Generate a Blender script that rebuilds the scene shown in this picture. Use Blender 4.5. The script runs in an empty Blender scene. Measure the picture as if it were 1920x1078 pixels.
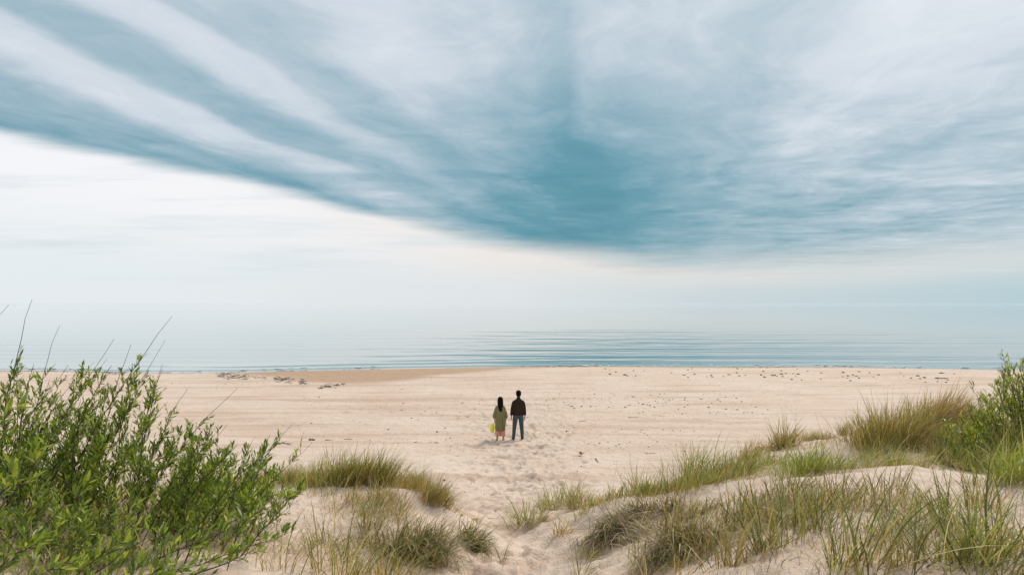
import bpy, bmesh, math, random
import numpy as np
from mathutils import Vector, Matrix

SC = bpy.context.scene
COL = SC.collection
rng = np.random.default_rng(11)
random.seed(5)
R = math.radians

# ------------------------------------------------------------------ camera
CAM_Z = 5.6
FPX = 1280.0            # focal length in photograph pixels (1920 wide)
HOR = 570.0             # row of the horizon in the photograph
cam_d = bpy.data.cameras.new('camera')
cam = bpy.data.objects.new('camera', cam_d)
COL.objects.link(cam)
cam.location = (0, 0, CAM_Z)
cam.rotation_euler = (R(90), 0, 0)
cam_d.sensor_width = 36.0
cam_d.lens = 36.0 * FPX / 1920.0
cam_d.shift_y = (HOR - 539.0) / 1920.0
cam_d.clip_start = 0.05
cam_d.clip_end = 60000
SC.camera = cam

# ------------------------------------------------------------------ render, exposure
SC.render.engine = 'CYCLES'
SC.cycles.volume_bounces = 6
SC.cycles.max_bounces = 12
SC.view_settings.view_transform = 'Standard'
SC.view_settings.look = 'None'
SC.view_settings.gamma = 1.0
SC.view_settings.use_curve_mapping = False
SC.view_settings.exposure = 0.13

# ------------------------------------------------------------------ sun
SUN_AZ, SUN_EL = R(29), R(40)            # to the right of the view, behind thin cloud
sun_dir = Vector((math.sin(SUN_AZ) * math.cos(SUN_EL), math.cos(SUN_AZ) * math.cos(SUN_EL), math.sin(SUN_EL)))
sun_l = bpy.data.lights.new('sun', 'SUN')
sun_l.energy = 2.8
sun_l.angle = R(14)
sun_l.color = (1.0, 0.93, 0.84)
sun = bpy.data.objects.new('sun', sun_l)
COL.objects.link(sun)
sun.rotation_euler = sun_dir.to_track_quat('Z', 'Y').to_euler()
sun.location = (20, 40, 40)


def lin(r, g, b):
    f = lambda c: (c / 12.92 if c <= 0.04045 else ((c + 0.055) / 1.055) ** 2.4)
    return (f(r / 255), f(g / 255), f(b / 255), 1.0)


# ------------------------------------------------------------------ world: daylight sky behind a layer of streaked cloud
world = bpy.data.worlds.new('World')
SC.world = world
world.use_nodes = True


class NT:
    """small helper for node trees"""
    def __init__(self, tree):
        self.t = tree
        tree.nodes.clear()

    def n(self, kind, **kw):
        nd = self.t.nodes.new(kind)
        for k, v in kw.items():
            setattr(nd, k, v)
        return nd

    def put(self, sock, v):
        if hasattr(v, 'is_linked') or isinstance(v, bpy.types.NodeSocket):
            self.t.links.new(v, sock)
        else:
            sock.default_value = v

    def m(self, op, a, b=0.0, c=0.0, clamp=False):
        nd = self.n('ShaderNodeMath', operation=op, use_clamp=clamp)
        for i, v in enumerate((a, b, c)):
            self.put(nd.inputs[i], v)
        return nd.outputs[0]

    def xyz(self, x, y, z=0.0):
        nd = self.n('ShaderNodeCombineXYZ')
        for i, v in enumerate((x, y, z)):
            self.put(nd.inputs[i], v)
        return nd.outputs[0]

    def noise(self, vec, scale, detail=4, rough=0.55, dist=0.0, out=0):
        nd = self.n('ShaderNodeTexNoise')
        self.put(nd.inputs['Vector'], vec)
        nd.inputs['Scale'].default_value = scale
        nd.inputs['Detail'].default_value = detail
        nd.inputs['Roughness'].default_value = rough
        nd.inputs['Distortion'].default_value = dist
        return nd.outputs[out]

    def curve(self, val, lo, hi, pts, vmax=1.0):
        """piecewise smooth function through pts (x, y), x in lo..hi"""
        x = self.m('DIVIDE', self.m('SUBTRACT', val, lo), hi - lo, clamp=True)
        nd = self.n('ShaderNodeFloatCurve')
        c = nd.mapping.curves[0]
        P = [((px - lo) / (hi - lo), py / vmax) for px, py in pts]
        while len(c.points) < len(P):
            c.points.new(0.5, 0.5)
        for q, (px, py) in zip(c.points, P):
            q.location = (px, py)
            q.handle_type = 'AUTO_CLAMPED'
        nd.mapping.update()
        self.put(nd.inputs['Value'], x)
        return self.m('MULTIPLY', nd.outputs[0], vmax)

    def ramp(self, val, stops, interp='LINEAR'):
        nd = self.n('ShaderNodeValToRGB')
        cr = nd.color_ramp
        cr.interpolation = interp
        while len(cr.elements) < len(stops):
            cr.elements.new(0.5)
        for e, (p, col) in zip(cr.elements, stops):
            e.position = p
            e.color = col
        self.put(nd.inputs[0], val)
        return nd.outputs[0]

    def mix(self, fac, a, b, blend='MIX'):
        nd = self.n('ShaderNodeMix', data_type='RGBA', blend_type=blend)
        self.put(nd.inputs[0], fac)
        self.put(nd.inputs[6], a)
        self.put(nd.inputs[7], b)
        return nd.outputs[2]

    def smooth(self, v, lo, hi):
        nd = self.n('ShaderNodeMapRange', interpolation_type='SMOOTHSTEP')
        self.put(nd.inputs[0], v)
        self.put(nd.inputs[1], lo)
        self.put(nd.inputs[2], hi)
        return nd.outputs[0]


def build_world():
    w = NT(world.node_tree)
    tc = w.n('ShaderNodeTexCoord')
    sep = w.n('ShaderNodeSeparateXYZ')
    w.t.links.new(tc.outputs['Generated'], sep.inputs[0])
    dx, dy, dz = sep.outputs
    zc = w.m('MAXIMUM', dz, 0.012)
    X = w.m('DIVIDE', dx, zc)                  # where the ray meets the cloud layer, in cloud heights
    Y = w.m('DIVIDE', dy, zc)
    dyc = w.m('MAXIMUM', dy, 0.22)
    q = w.m('DIVIDE', dx, dyc)
    e = w.m('DIVIDE', w.m('MAXIMUM', dz, 0.0), dyc)
    v = w.m('SUBTRACT', X, w.m('MULTIPLY', Y, 0.2266))   # offset across the cloud streets

    # streets of cloud
    nw = w.noise(w.xyz(w.m('MULTIPLY', v, 0.55), w.m('MULTIPLY', Y, 0.16), 3.1), 1.0, 3, 0.5)
    nw2 = w.noise(w.xyz(w.m('MULTIPLY', X, 0.8), w.m('MULTIPLY', Y, 0.5), 8.3), 1.0, 4, 0.55)
    vw = w.m('ADD', v, w.m('ADD', w.m('MULTIPLY', w.m('SUBTRACT', nw, 0.5), 0.6), w.m('MULTIPLY', w.m('SUBTRACT', nw2, 0.5), 0.75)))
    D = w.curve(vw, -6, 6, [(-6, .5), (-4.6, .62), (-3.9, .70), (-3.3, .66), (-2.8, .36), (-2.42, .13), (-2.2, .5), (-2.0, .52),
                            (-1.76, .17), (-1.58, .40), (-1.42, .42), (-1.12, .10), (-.9, .20), (-.68, .25), (-.5, .35), (-.36, .23), (-.1, .26),
                            (.4, .28), (.8, .14), (1.3, .22), (1.8, .40), (2.2, .22), (2.9, .46), (3.4, .28), (4.3, .5), (6, .36)])
    # the streets blur into one another far off
    D = w.m('ADD', 0.34, w.m('MULTIPLY', w.m('SUBTRACT', D, 0.34), w.m('ADD', 0.25, w.m('MULTIPLY', w.m('MAXIMUM', w.smooth(e, 0.10, 0.34), w.smooth(vw, -2.6, -3.1)), 0.75))))
    # fine streaks along the streets
    ns = w.noise(w.xyz(w.m('MULTIPLY', vw, 2.6), w.m('MULTIPLY', Y, 0.22), 7.7), 1.0, 5, 0.55, 0.3)
    D = w.m('ADD', D, w.m('MULTIPLY', w.m('SUBTRACT', ns, 0.5), 0.16))
    # broken cloud, uneven in the layer
    npat = w.noise(w.xyz(X, Y, 1.7), 0.95, 5, 0.6, 0.4)
    nfin = w.noise(w.xyz(X, w.m('MULTIPLY', Y, 1.2), 9.2), 2.6, 5, 0.6, 0.5)
    right = w.m('MULTIPLY', w.smooth(q, 0.10, 0.50), w.m('SUBTRACT', 1.0, w.smooth(e, 0.22, 0.40)))
    puff = w.m('ADD', w.m('MULTIPLY', w.m('SUBTRACT', npat, 0.5), 1.5), w.m('MULTIPLY', w.m('SUBTRACT', nfin, 0.5), 0.7))
    D = w.m('ADD', D, w.m('MULTIPLY', puff, w.m('ADD', 0.20, w.m('MULTIPLY', right, 0.36))))
    # thicker cloud towards the middle distance
    g1 = w.m('EXPONENT', w.m('MULTIPLY', w.m('POWER', w.m('DIVIDE', w.m('SUBTRACT', q, 0.09), 0.12), 2.0), -1.0))
    g1 = w.m('MULTIPLY', g1, w.curve(e, 0, 0.5, [(0, .3), (.06, .34), (.12, .30), (.17, .40), (.22, .28), (.30, .06), (.42, 0), (.5, 0)]))
    g2 = w.m('EXPONENT', w.m('MULTIPLY', w.m('POWER', w.m('DIVIDE', w.m('SUBTRACT', q, 0.13), 0.50), 2.0), -1.0))
    g2 = w.m('MULTIPLY', g2, w.curve(e, 0, 0.5, [(0, .42), (.08, .42), (.2, .36), (.28, .26), (.38, .10), (.5, .02)]))
    D = w.m('ADD', D, w.m('ADD', w.m('MULTIPLY', g1, w.m('ADD', 0.45, w.m('MULTIPLY', npat, 1.1))), g2))
    # fibres and wisps
    nwx = w.noise(w.xyz(X, Y, 6.1), 1.1, 3, 0.5, 0.0, 1)
    vs = w.n('ShaderNodeVectorMath', operation='MULTIPLY_ADD')
    w.t.links.new(nwx, vs.inputs[0]); vs.inputs[1].default_value = (1.1, 1.1, 0)
    w.t.links.new(w.xyz(w.m('MULTIPLY', vw, 1.6), w.m('MULTIPLY', Y, 0.8), 2.2), vs.inputs[2])
    nf1 = w.noise(vs.outputs[0], 1.5, 9, 0.66, 0.5)
    nf2 = w.noise(vs.outputs[0], 0.55, 7, 0.6, 1.0)
    fib = w.m('ADD', w.m('MULTIPLY', w.m('SUBTRACT', nf1, 0.5), 0.48), w.m('MULTIPLY', w.m('SUBTRACT', nf2, 0.5), 0.58))
    D = w.m('ADD', D, w.m('MULTIPLY', fib, w.smooth(e, 0.04, 0.16)))
    Dc = w.m('MULTIPLY', D, 0.70, clamp=True)
    cloud = w.ramp(Dc, [(0.0, lin(217, 223, 230)), (0.175, lin(198, 208, 217)), (0.35, lin(161, 184, 196)), (0.52, lin(124, 162, 177)), (0.66, lin(88, 145, 162)), (0.9, lin(62, 128, 147))])

    # clear strip under the edge of the cloud layer
    edge = w.curve(q, -3.5, 1.5, [(-3.5, .86), (-1.5, .415), (-.75, .25), (-.375, .174), (-.08, .1005), (.03, .083), (.27, .060), (.5, .066), (.75, .088), (1.5, .11)])
    nE = w.noise(w.xyz(w.m('MULTIPLY', X, 0.5), w.m('MULTIPLY', Y, 0.35), 4.4), 1.0, 4, 0.55)
    nE2 = w.noise(w.xyz(w.m('MULTIPLY', q, 3.0), w.m('MULTIPLY', e, 40.0), 2.4), 1.0, 4, 0.6)
    off = w.m('ADD', w.m('MULTIPLY', w.m('SUBTRACT', nE, 0.5), 0.018), w.m('MULTIPLY', w.m('SUBTRACT', nE2, 0.5), 0.022))
    dE = w.m('ADD', w.m('SUBTRACT', e, edge), off)
    wid = w.curve(q, -1.0, 1.0, [(-1, .018), (-.3, .014), (0, .020), (.3, .036), (1, .06)])
    M = w.smooth(w.m('DIVIDE', dE, wid), -0.8, 1.0)
    low_h = w.ramp(w.m('ADD', w.m('MULTIPLY', q, 0.5), 0.5), [(0.0, lin(224, 231, 235)), (0.3, lin(222, 228, 232)), (0.5, lin(214, 220, 224)), (0.65, lin(191, 205, 212)), (0.9, lin(167, 195, 206))])
    low_t = w.ramp(w.m('ADD', w.m('MULTIPLY', q, 0.5), 0.5), [(0.0, lin(240, 241, 244)), (0.3, lin(240, 239, 241)), (0.5, lin(229, 223, 219)), (0.6, lin(217, 214, 211)), (0.9, lin(199, 207, 211))])
    hf = w.smooth(w.m('DIVIDE', e, edge), 0.2, 0.85)
    low = w.mix(hf, low_h, low_t)
    nl = w.noise(w.xyz(w.m('MULTIPLY', q, 1.6), w.m('MULTIPLY', e, 26.0), 5.5), 1.6, 5, 0.55, 0.3)
    lf = w.m('MULTIPLY', w.smooth(nl, 0.46, 0.75), w.m('MULTIPLY', w.smooth(e, 0.01, 0.06), 0.8))
    low = w.mix(lf, low, lin(208, 218, 223))
    colr = w.mix(M, low, cloud)
    # sunlight through the thin cloud
    vm = w.n('ShaderNodeVectorMath', operation='DOT_PRODUCT')
    w.t.links.new(tc.outputs['Generated'], vm.inputs[0])
    vm.inputs[1].default_value = sun_dir
    dt = w.m('MAXIMUM', vm.outputs['Value'], 0.0)
    gl = w.m('ADD', w.m('MULTIPLY', w.m('POWER', dt, 60.0), 0.55), w.m('MULTIPLY', w.m('POWER', dt, 9.0), 0.06))
    colr = w.mix(gl, colr, (1.25, 1.24, 1.27, 1), 'MIX')
    # below the horizon: the colour of far water
    sky = w.n('ShaderNodeTexSky', sky_type='NISHITA', sun_disc=False, sun_elevation=SUN_EL, sun_rotation=SUN_AZ)
    b1 = w.n('ShaderNodeBackground'); b1.inputs[1].default_value = 0.08
    w.t.links.new(sky.outputs[0], b1.inputs[0])
    b2 = w.n('ShaderNodeBackground'); b2.inputs[1].default_value = 1.0
    w.t.links.new(colr, b2.inputs[0])
    ms = w.n('ShaderNodeMixShader'); ms.inputs[0].default_value = 0.94
    w.t.links.new(b1.outputs[0], ms.inputs[1]); w.t.links.new(b2.outputs[0], ms.inputs[2])
    out = w.n('ShaderNodeOutputWorld')
    w.t.links.new(ms.outputs[0], out.inputs[0])


build_world()

# ------------------------------------------------------------------ helpers
def tag(o, label=None, cat=None, group=None, kind=None):
    if label: o['label'] = label
    if cat: o['category'] = cat
    if group: o['group'] = group
    if kind: o['kind'] = kind
    return o


def link(name, me, mat=None, parent=None, loc=None):
    o = bpy.data.objects.new(name, me)
    COL.objects.link(o)
    if mat is not None and me is not None:
        me.materials.clear()
        me.materials.append(mat)
    if loc is not None:
        o.location = loc
    if parent is not None:
        o.parent = parent
    return o


def empty(name, loc):
    o = bpy.data.objects.new(name, None)
    COL.objects.link(o)
    o.location = loc
    o.empty_display_size = 0.1
    return o


def mesh_np(name, V, F, tint=None, smooth=True):
    """V (n,3), F (m,3|4) arrays, tint (n,3)"""
    me = bpy.data.meshes.new(name)
    V = np.asarray(V, np.float32); F = np.asarray(F, np.int32)
    k = F.shape[1]
    me.vertices.add(len(V)); me.vertices.foreach_set('co', V.ravel())
    me.loops.add(F.size); me.loops.foreach_set('vertex_index', F.ravel())
    me.polygons.add(len(F))
    me.polygons.foreach_set('loop_start', np.arange(0, F.size, k, dtype=np.int32))
    me.polygons.foreach_set('loop_total', np.full(len(F), k, np.int32))
    if smooth:
        me.polygons.foreach_set('use_smooth', np.ones(len(F), bool))
    if tint is not None:
        a = me.attributes.new('tint', 'FLOAT_COLOR', 'POINT')
        c = np.ones((len(V), 4), np.float32); c[:, :3] = tint
        a.data.foreach_set('color', c.ravel())
    me.update(calc_edges=True)
    me.validate()
    return me


_T = np.random.default_rng(3).random((256, 256))


def vnoise(x, y):
    xi = np.floor(x).astype(int); yi = np.floor(y).astype(int)
    fx = x - xi; fy = y - yi
    fx = fx * fx * (3 - 2 * fx); fy = fy * fy * (3 - 2 * fy)
    a = _T[xi & 255, yi & 255]; b = _T[(xi + 1) & 255, yi & 255]
    c = _T[xi & 255, (yi + 1) & 255]; d = _T[(xi + 1) & 255, (yi + 1) & 255]
    return (a * (1 - fx) + b * fx) * (1 - fy) + (c * (1 - fx) + d * fx) * fy - 0.5


def fbm(x, y, oct=4, g=0.5):
    s = 0; a = 1.0
    for i in range(oct):
        s = s + a * vnoise(x * 2 ** i + 17.3 * i, y * 2 ** i + 5.1 * i)
        a *= g
    return s


def sstep(x, a, b):
    t = np.clip((x - a) / (b - a), 0, 1)
    return t * t * (3 - 2 * t)


# ------------------------------------------------------------------ materials
def new_mat(name):
    m = bpy.data.materials.new(name)
    m.use_nodes = True
    return m, NT(m.node_tree)


def finish(w, shader):
    o = w.n('ShaderNodeOutputMaterial')
    w.t.links.new(shader, o.inputs[0])


def principled(w, color, rough=0.7, spec=0.5, normal=None, **kw):
    p = w.n('ShaderNodeBsdfPrincipled')
    w.put(p.inputs['Base Color'], color)
    w.put(p.inputs['Roughness'], rough)
    p.inputs['Specular IOR Level'].default_value = spec
    if normal is not None:
        w.t.links.new(normal, p.inputs['Normal'])
    return p.outputs[0]


def bump(w, h, strength, dist):
    b = w.n('ShaderNodeBump')
    b.inputs['Strength'].default_value = strength
    b.inputs['Distance'].default_value = dist
    w.t.links.new(h, b.inputs['Height'])
    return b.outputs[0]


def mat_plain(name, col, rough=0.8, var=0.15, scale=20.0, spec=0.3, fine=0.0):
    m, w = new_mat(name)
    tc = w.n('ShaderNodeTexCoord')
    n = w.noise(tc.outputs['Object'], scale, 4)
    c2 = tuple(c * (1 - var) for c in col[:3]) + (1,)
    c3 = tuple(min(1, c * (1 + var)) for c in col[:3]) + (1,)
    c = w.mix(n, c2, c3)
    nrm = bump(w, n, 0.4, fine) if fine else None
    finish(w, principled(w, c, rough, spec, nrm))
    return m


def mat_tint(name, transl=0.3, rough=0.5, spec=0.3, tcol=(1.25, 1.2, 0.6)):
    """plant tissue: pigment from the mesh, light passes through"""
    m, w = new_mat(name)
    at = w.n('ShaderNodeAttribute', attribute_name='tint')
    oi = w.n('ShaderNodeObjectInfo')
    c = at.outputs['Color']
    p = principled(w, c, rough, spec)
    t = w.n('ShaderNodeBsdfTranslucent')
    tm = w.mix(1.0, c, tcol + (1,), 'MULTIPLY')
    w.t.links.new(tm, t.inputs[0])
    ms = w.n('ShaderNodeMixShader')
    ms.inputs[0].default_value = transl
    w.t.links.new(p, ms.inputs[1]); w.t.links.new(t.outputs[0], ms.inputs[2])
    finish(w, ms.outputs[0])
    return m


def mat_sand():
    m, w = new_mat('sand')
    ge = w.n('ShaderNodeNewGeometry')
    P = ge.outputs['Position']
    sp = w.n('ShaderNodeSeparateXYZ'); w.t.links.new(P, sp.inputs[0])
    x, y, z = sp.outputs
    n1 = w.noise(P, 0.35, 5, 0.6)
    n2 = w.noise(P, 2.2, 5, 0.6)
    n3 = w.noise(P, 60.0, 3, 0.6)
    nst = w.noise(w.xyz(w.m('MULTIPLY', x, 0.10), w.m('MULTIPLY', y, 0.9), 0.3), 1.0, 5, 0.6)
    c = w.mix(w.smooth(n1, 0.3, 0.7), (0.660, 0.505, 0.395, 1), (0.725, 0.578, 0.468, 1))
    c = w.mix(w.m('MULTIPLY', w.smooth(nst, 0.48, 0.66), 0.75), c, (0.53, 0.370, 0.265, 1))
    c = w.mix(w.m('MULTIPLY', w.smooth(n2, 0.5, 0.75), 0.5), c, (0.56, 0.43, 0.33, 1))
    # dark grains and litter
    ng = w.noise(P, 14.0, 4, 0.7)
    c = w.mix(w.m('MULTIPLY', w.smooth(ng, 0.62, 0.72), 0.5), c, (0.25, 0.19, 0.14, 1))
    c = w.mix(w.m('MULTIPLY', n3, 0.25), c, (0.36, 0.28, 0.21, 1))
    # damp sand near the water
    nw = w.noise(w.xyz(w.m('MULTIPLY', x, 0.07), w.m('MULTIPLY', y, 0.22), 1.3), 1.0, 5, 0.6)
    lf = w.m('EXPONENT', w.m('MULTIPLY', w.m('POWER', w.m('DIVIDE', w.m('ADD', x, 10.0), 8.5), 2.0), -1.0))
    lf2 = w.m('MULTIPLY', w.smooth(x, -8.0, -20.0), 4.0)
    lim = w.m('SUBTRACT', 57.5, w.m('ADD', w.m('ADD', w.m('MULTIPLY', lf, 14.5), lf2), w.m('MULTIPLY', w.m('SUBTRACT', nw, 0.5), 12.0)))
    damp = w.smooth(w.m('SUBTRACT', y, lim), -1.5, 2.5)
    c = w.mix(w.m('MULTIPLY', damp, 0.9), c, (0.43, 0.28, 0.18, 1))
    wet = w.m('MULTIPLY', w.smooth(z, 0.12, 0.02), w.smooth(y, 36.0, 42.0))
    c = w.mix(wet, c, (0.14, 0.095, 0.065, 1))
    rough = w.m('SUBTRACT', 0.95, w.m('MULTIPLY', wet, 0.5))
    h = w.m('ADD', w.m('MULTIPLY', w.noise(P, 5.0, 5, 0.62), 1.0), w.m('MULTIPLY', w.noise(P, 28.0, 4, 0.6), 0.30))
    nrm = bump(w, h, 0.75, 0.08)
    finish(w, principled(w, c, rough, 0.2, nrm))
    return m


def mat_water():
    m, w = new_mat('sea_water')
    ge = w.n('ShaderNodeNewGeometry')
    P = ge.outputs['Position']
    sp = w.n('ShaderNodeSeparateXYZ'); w.t.links.new(P, sp.inputs[0])
    x, y, z = sp.outputs
    shal = w.smooth(y, 74.0, 59.0)
    c = w.mix(shal, (0.17, 0.255, 0.26, 1), (0.27, 0.34, 0.32, 1))
    far = w.smooth(y, 1200.0, 150.0)
    hs = w.m('ADD', w.noise(w.xyz(w.m('MULTIPLY', x, 0.25), w.m('MULTIPLY', y, 0.9), 0), 1.0, 4, 0.6),
             w.m('MULTIPLY', w.noise(w.xyz(w.m('MULTIPLY', x, 1.2), w.m('MULTIPLY', y, 3.0), 4), 1.0, 3, 0.6), 0.35))
    b = w.n('ShaderNodeBump'); b.inputs['Distance'].default_value = 0.05
    w.t.links.new(w.m('MULTIPLY', far, 0.22), b.inputs['Strength'])
    w.t.links.new(hs, b.inputs['Height'])
    p = w.n('ShaderNodeBsdfPrincipled')
    w.t.links.new(c, p.inputs['Base Color'])
    w.t.links.new(w.m('MULTIPLY', w.smooth(y, 500.0, 70.0), 0.03), p.inputs['Roughness'])
    p.inputs['IOR'].default_value = 1.45
    w.t.links.new(b.outputs[0], p.inputs['Normal'])
    finish(w, p.outputs[0])
    return m


M_SAND = mat_sand()
M_SEA = mat_water()
M_GRASS = mat_tint('grass_blade', 0.30, 0.55, 0.25, (1.2, 1.15, 0.7))
M_LEAF = mat_tint('willow_leaf', 0.38, 0.42, 0.4, (1.3, 1.25, 0.5))
M_BARK = mat_plain('willow_bark', (0.075, 0.05, 0.04), 0.75, 0.35, 30.0, 0.3)
M_STONE = mat_plain('beach_stone', (0.085, 0.072, 0.065), 0.8, 0.5, 6.0, 0.3)
M_WEED = mat_plain('seaweed', (0.035, 0.034, 0.024), 0.6, 0.4, 12.0, 0.4)
M_WOOD = mat_plain('driftwood', (0.17, 0.12, 0.085), 0.85, 0.35, 15.0, 0.2)

# ------------------------------------------------------------------ the lie of the land
def pd(px, py, d):
    """photograph pixel at a distance -> world point"""
    return ((px - 960) / FPX * d, d, CAM_Z - (py - HOR) / FPX * d)


CP = [pd(*a) for a in [
    # path through the gap
    (980, 1078, 8), (975, 1010, 10.3), (940, 950, 13), (900, 900, 17), (1000, 900, 17), (880, 960, 12.4), (1000, 960, 12.2), (930, 1010, 10.2),
    (950, 1078, 8.1), (1010, 1070, 8.2),
    # left dune
    (540, 912, 10.4), (620, 905, 10.8), (720, 908, 10.9), (800, 925, 10.5), (845, 955, 10.0), (700, 965, 8.9), (800, 985, 8.8), (870, 1010, 9.0),
    (905, 1060, 8.3), (620, 1000, 7.9), (600, 1078, 6.4), (760, 1078, 6.9), (850, 1078, 7.4), (300, 940, 8.2), (100, 940, 7.8), (200, 1078, 5.4),
    (-100, 1000, 6.2), (400, 1060, 6.0), (450, 960, 8.4), (-400, 900, 8.0),
    # right dune, near mound
    (1050, 1055, 8.4), (1020, 985, 10.4), (1100, 960, 9.9), (1200, 945, 9.5), (1150, 1040, 8.0), (1240, 1078, 6.7), (1300, 955, 8.8), (1300, 1050, 6.7),
    (1450, 905, 8.2), (1600, 898, 8.0), (1750, 900, 7.8), (1900, 905, 7.6), (1500, 1000, 6.2), (1500, 1078, 5.0), (1800, 1000, 6.0), (1850, 1078, 4.8),
    (2200, 950, 7.5),
    # hollow and the ridge behind it
    (1500, 884, 10.0), (1700, 880, 9.8), (1900, 876, 9.8), (1430, 848, 13.0), (1560, 824, 13.2), (1650, 812, 13.2), (1760, 795, 13.2), (1900, 790, 13.2),
    (2200, 780, 13.2), (1330, 885, 11.8), (1220, 915, 11.0), (1420, 870, 11.4),
]]
CP += [(0, 6, 2.95), (0, 4, 3.45), (0, 2, 3.85), (0, 0, 4.0), (0, -4, 4.1), (-3, 3, 3.85), (-3, 0, 4.05), (3, 3, 3.85), (3, 0, 4.05), (-8, 0, 4.0), (8, 0, 4.2),
       (-8, -5, 4.1), (8, -5, 4.1), (-14, 0, 3.9), (14, 0, 4.2), (-14, 7, 3.2), (14, 7, 3.7), (-12, 11, 2.3), (-14, 15, 1.3), (14, 13, 3.5), (18, 13.5, 3.3),
       (-3.6, 12.2, 2.1), (-1.6, 12.3, 1.95), (-6, 11.5, 2.2), (-3, 14, 1.5), (-6, 14, 1.45), (-9, 14, 1.45), (0, 21, 0.92), (-3, 18, 1.12), (-8, 18, 1.1), (-14, 19, 1.05),
       (2.2, 12.8, 2.1), (2.6, 15, 1.5), (5, 15.5, 1.75), (7, 16, 1.8), (10, 16.2, 1.85), (14, 16.5, 1.85), (4, 18.5, 1.08), (8, 19, 1.1), (13, 19.5, 1.1), (18, 19.5, 1.1),
       (-20, 5, 3.3), (-20, 13, 1.6), (22, 5, 3.9), (24, 14, 3.2), (22, 19, 1.2), (-20, 19, 1.05)]
for xx in (-24, -16, -8, 0, 8, 16, 24):
    CP += [(xx, 22.5, 0.86), (xx, 26, 0.74), (xx, 31, 0.72)]
CP = np.array(CP)


def tps_fit(P):
    n = len(P)
    d = np.hypot(P[:, None, 0] - P[None, :, 0], P[:, None, 1] - P[None, :, 1])
    K = np.where(d > 0, d * d * np.log(d + 1e-9), 0) + np.eye(n) * 0.02
    A = np.zeros((n + 3, n + 3))
    A[:n, :n] = K; A[:n, n] = 1; A[:n, n + 1:] = P[:, :2]; A[n, :n] = 1; A[n + 1:, :n] = P[:, :2].T
    return np.linalg.solve(A, np.concatenate([P[:, 2], np.zeros(3)]))


TW = tps_fit(CP)


def dune_exact(x, y):
    s = TW[-3] + TW[-2] * x + TW[-1] * y
    for i in range(len(CP)):
        r2 = (x - CP[i, 0]) ** 2 + (y - CP[i, 1]) ** 2
        s = s + TW[i] * 0.5 * r2 * np.log(r2 + 1e-9)
    return s


_GX = np.arange(-20.2, 22.3, .08); _GY = np.arange(-6.2, 31.3, .08)
_GZ = dune_exact(*np.meshgrid(_GX, _GY))


def dune(x, y):
    fx = (x - _GX[0]) / .08; fy = (y - _GY[0]) / .08
    i = np.clip(np.floor(fx).astype(int), 0, len(_GX) - 2); j = np.clip(np.floor(fy).astype(int), 0, len(_GY) - 2)
    fx = fx - i; fy = fy - j
    return (_GZ[j, i] * (1 - fx) + _GZ[j, i + 1] * fx) * (1 - fy) + (_GZ[j + 1, i] * (1 - fx) + _GZ[j + 1, i + 1] * fx) * fy


def shore(x):
    """distance of the water's edge"""
    return 60.5 - 4.2 * sstep(-x, 2, 26) + 0.7 * np.sin(x * 0.11 + 0.6) + 0.4 * np.sin(x * 0.27) + 0.5 * sstep(x, 25, 45) * -3


def height(x, y, fine=True):
    x = np.asarray(x, float); y = np.asarray(y, float)
    xc = np.clip(x, -20, 22)
    d = dune(xc, np.clip(y, -6, 31))
    sh = shore(x)
    u = sh - y                                   # metres inland of the water
    b = np.where(u > 0, 0.60 * (1 - np.exp(-u / 6.0)) + 0.004 * u, 0.095 * u)
    z = d + (b - d) * sstep(y, 24, 30)
    if fine:
        near = sstep(y, 24, 16)
        z = z + near * (0.16 * fbm(x * 0.55, y * 0.55, 4) + 0.035 * fbm(x * 3.1, y * 3.1, 3))
        beach = sstep(y, 11, 19) * sstep(u, 1.5, 8)
        z = z + beach * (0.05 * fbm(x * 0.22, y * 0.5, 4) + 0.030 * fbm(x * 2.4 + 9, y * 2.4, 3, 0.6))
        # trodden sand of the path and the way down to the couple
        pth = np.exp(-((x + 0.1 - 0.02 * y) / (0.7 + 0.07 * y)) ** 2) * sstep(y, 3, 6) * sstep(y, 46, 26)
        z = z + pth * 0.12 * fbm(x * 3.4 + 3, y * 3.0, 2) + pth * 0.04 * fbm(x * 7.7, y * 7.7, 2)
        # old wheel tracks along the beach
        for yy, sl in ((21.6, .012), (23.0, .012), (36.0, -.01), (37.7, -.01)):
            g = y - yy - sl * x - 0.5 * np.sin(x * 0.07 + yy)
            z = z - 0.022 * np.exp(-(g / 0.16) ** 2) * (0.6 + 1.2 * np.clip(vnoise(x * 0.3, y * 0.1 + yy) + .3, 0, 1)) * sstep(u, 3, 6)
    return z


def hz(x, y):
    return float(height(np.array([x]), np.array([y]))[0])


def ground(px, py, d0=3.5, d1=90.0):
    """first point of the ground met through a photograph pixel"""
    d = np.linspace(d0, d1, 2400) if d1 > 40 else np.linspace(d0, d1, 900)
    x = (px - 960) / FPX * d
    zr = CAM_Z - (py - HOR) / FPX * d
    h = height(x, d, False)
    k = np.argmax(zr < h)
    if zr[k] >= h[k]:
        k = len(d) - 1
    return float(x[k]), float(d[k]), hz(x[k], d[k])


def graded(a, b, s0, s1):
    """coordinates from a to b with steps growing from s0 to s1"""
    out = [a]; L = abs(b - a); sg = 1 if b > a else -1
    while abs(out[-1] - a) < L:
        t = abs(out[-1] - a) / L
        out.append(out[-1] + sg * (s0 + (s1 - s0) * t))
    return out


def grid_mesh(name, xs, ys, zf):
    gx, gy = np.meshgrid(xs, ys)
    gz = zf(gx.ravel(), gy.ravel())
    V = np.stack([gx.ravel(), gy.ravel(), gz], 1)
    nx, ny = len(xs), len(ys)
    i = (np.arange(ny - 1)[:, None] * nx + np.arange(nx - 1)[None, :]).ravel()
    F = np.stack([i, i + 1, i + nx + 1, i + nx], 1)
    return mesh_np(name, V, F)


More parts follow.
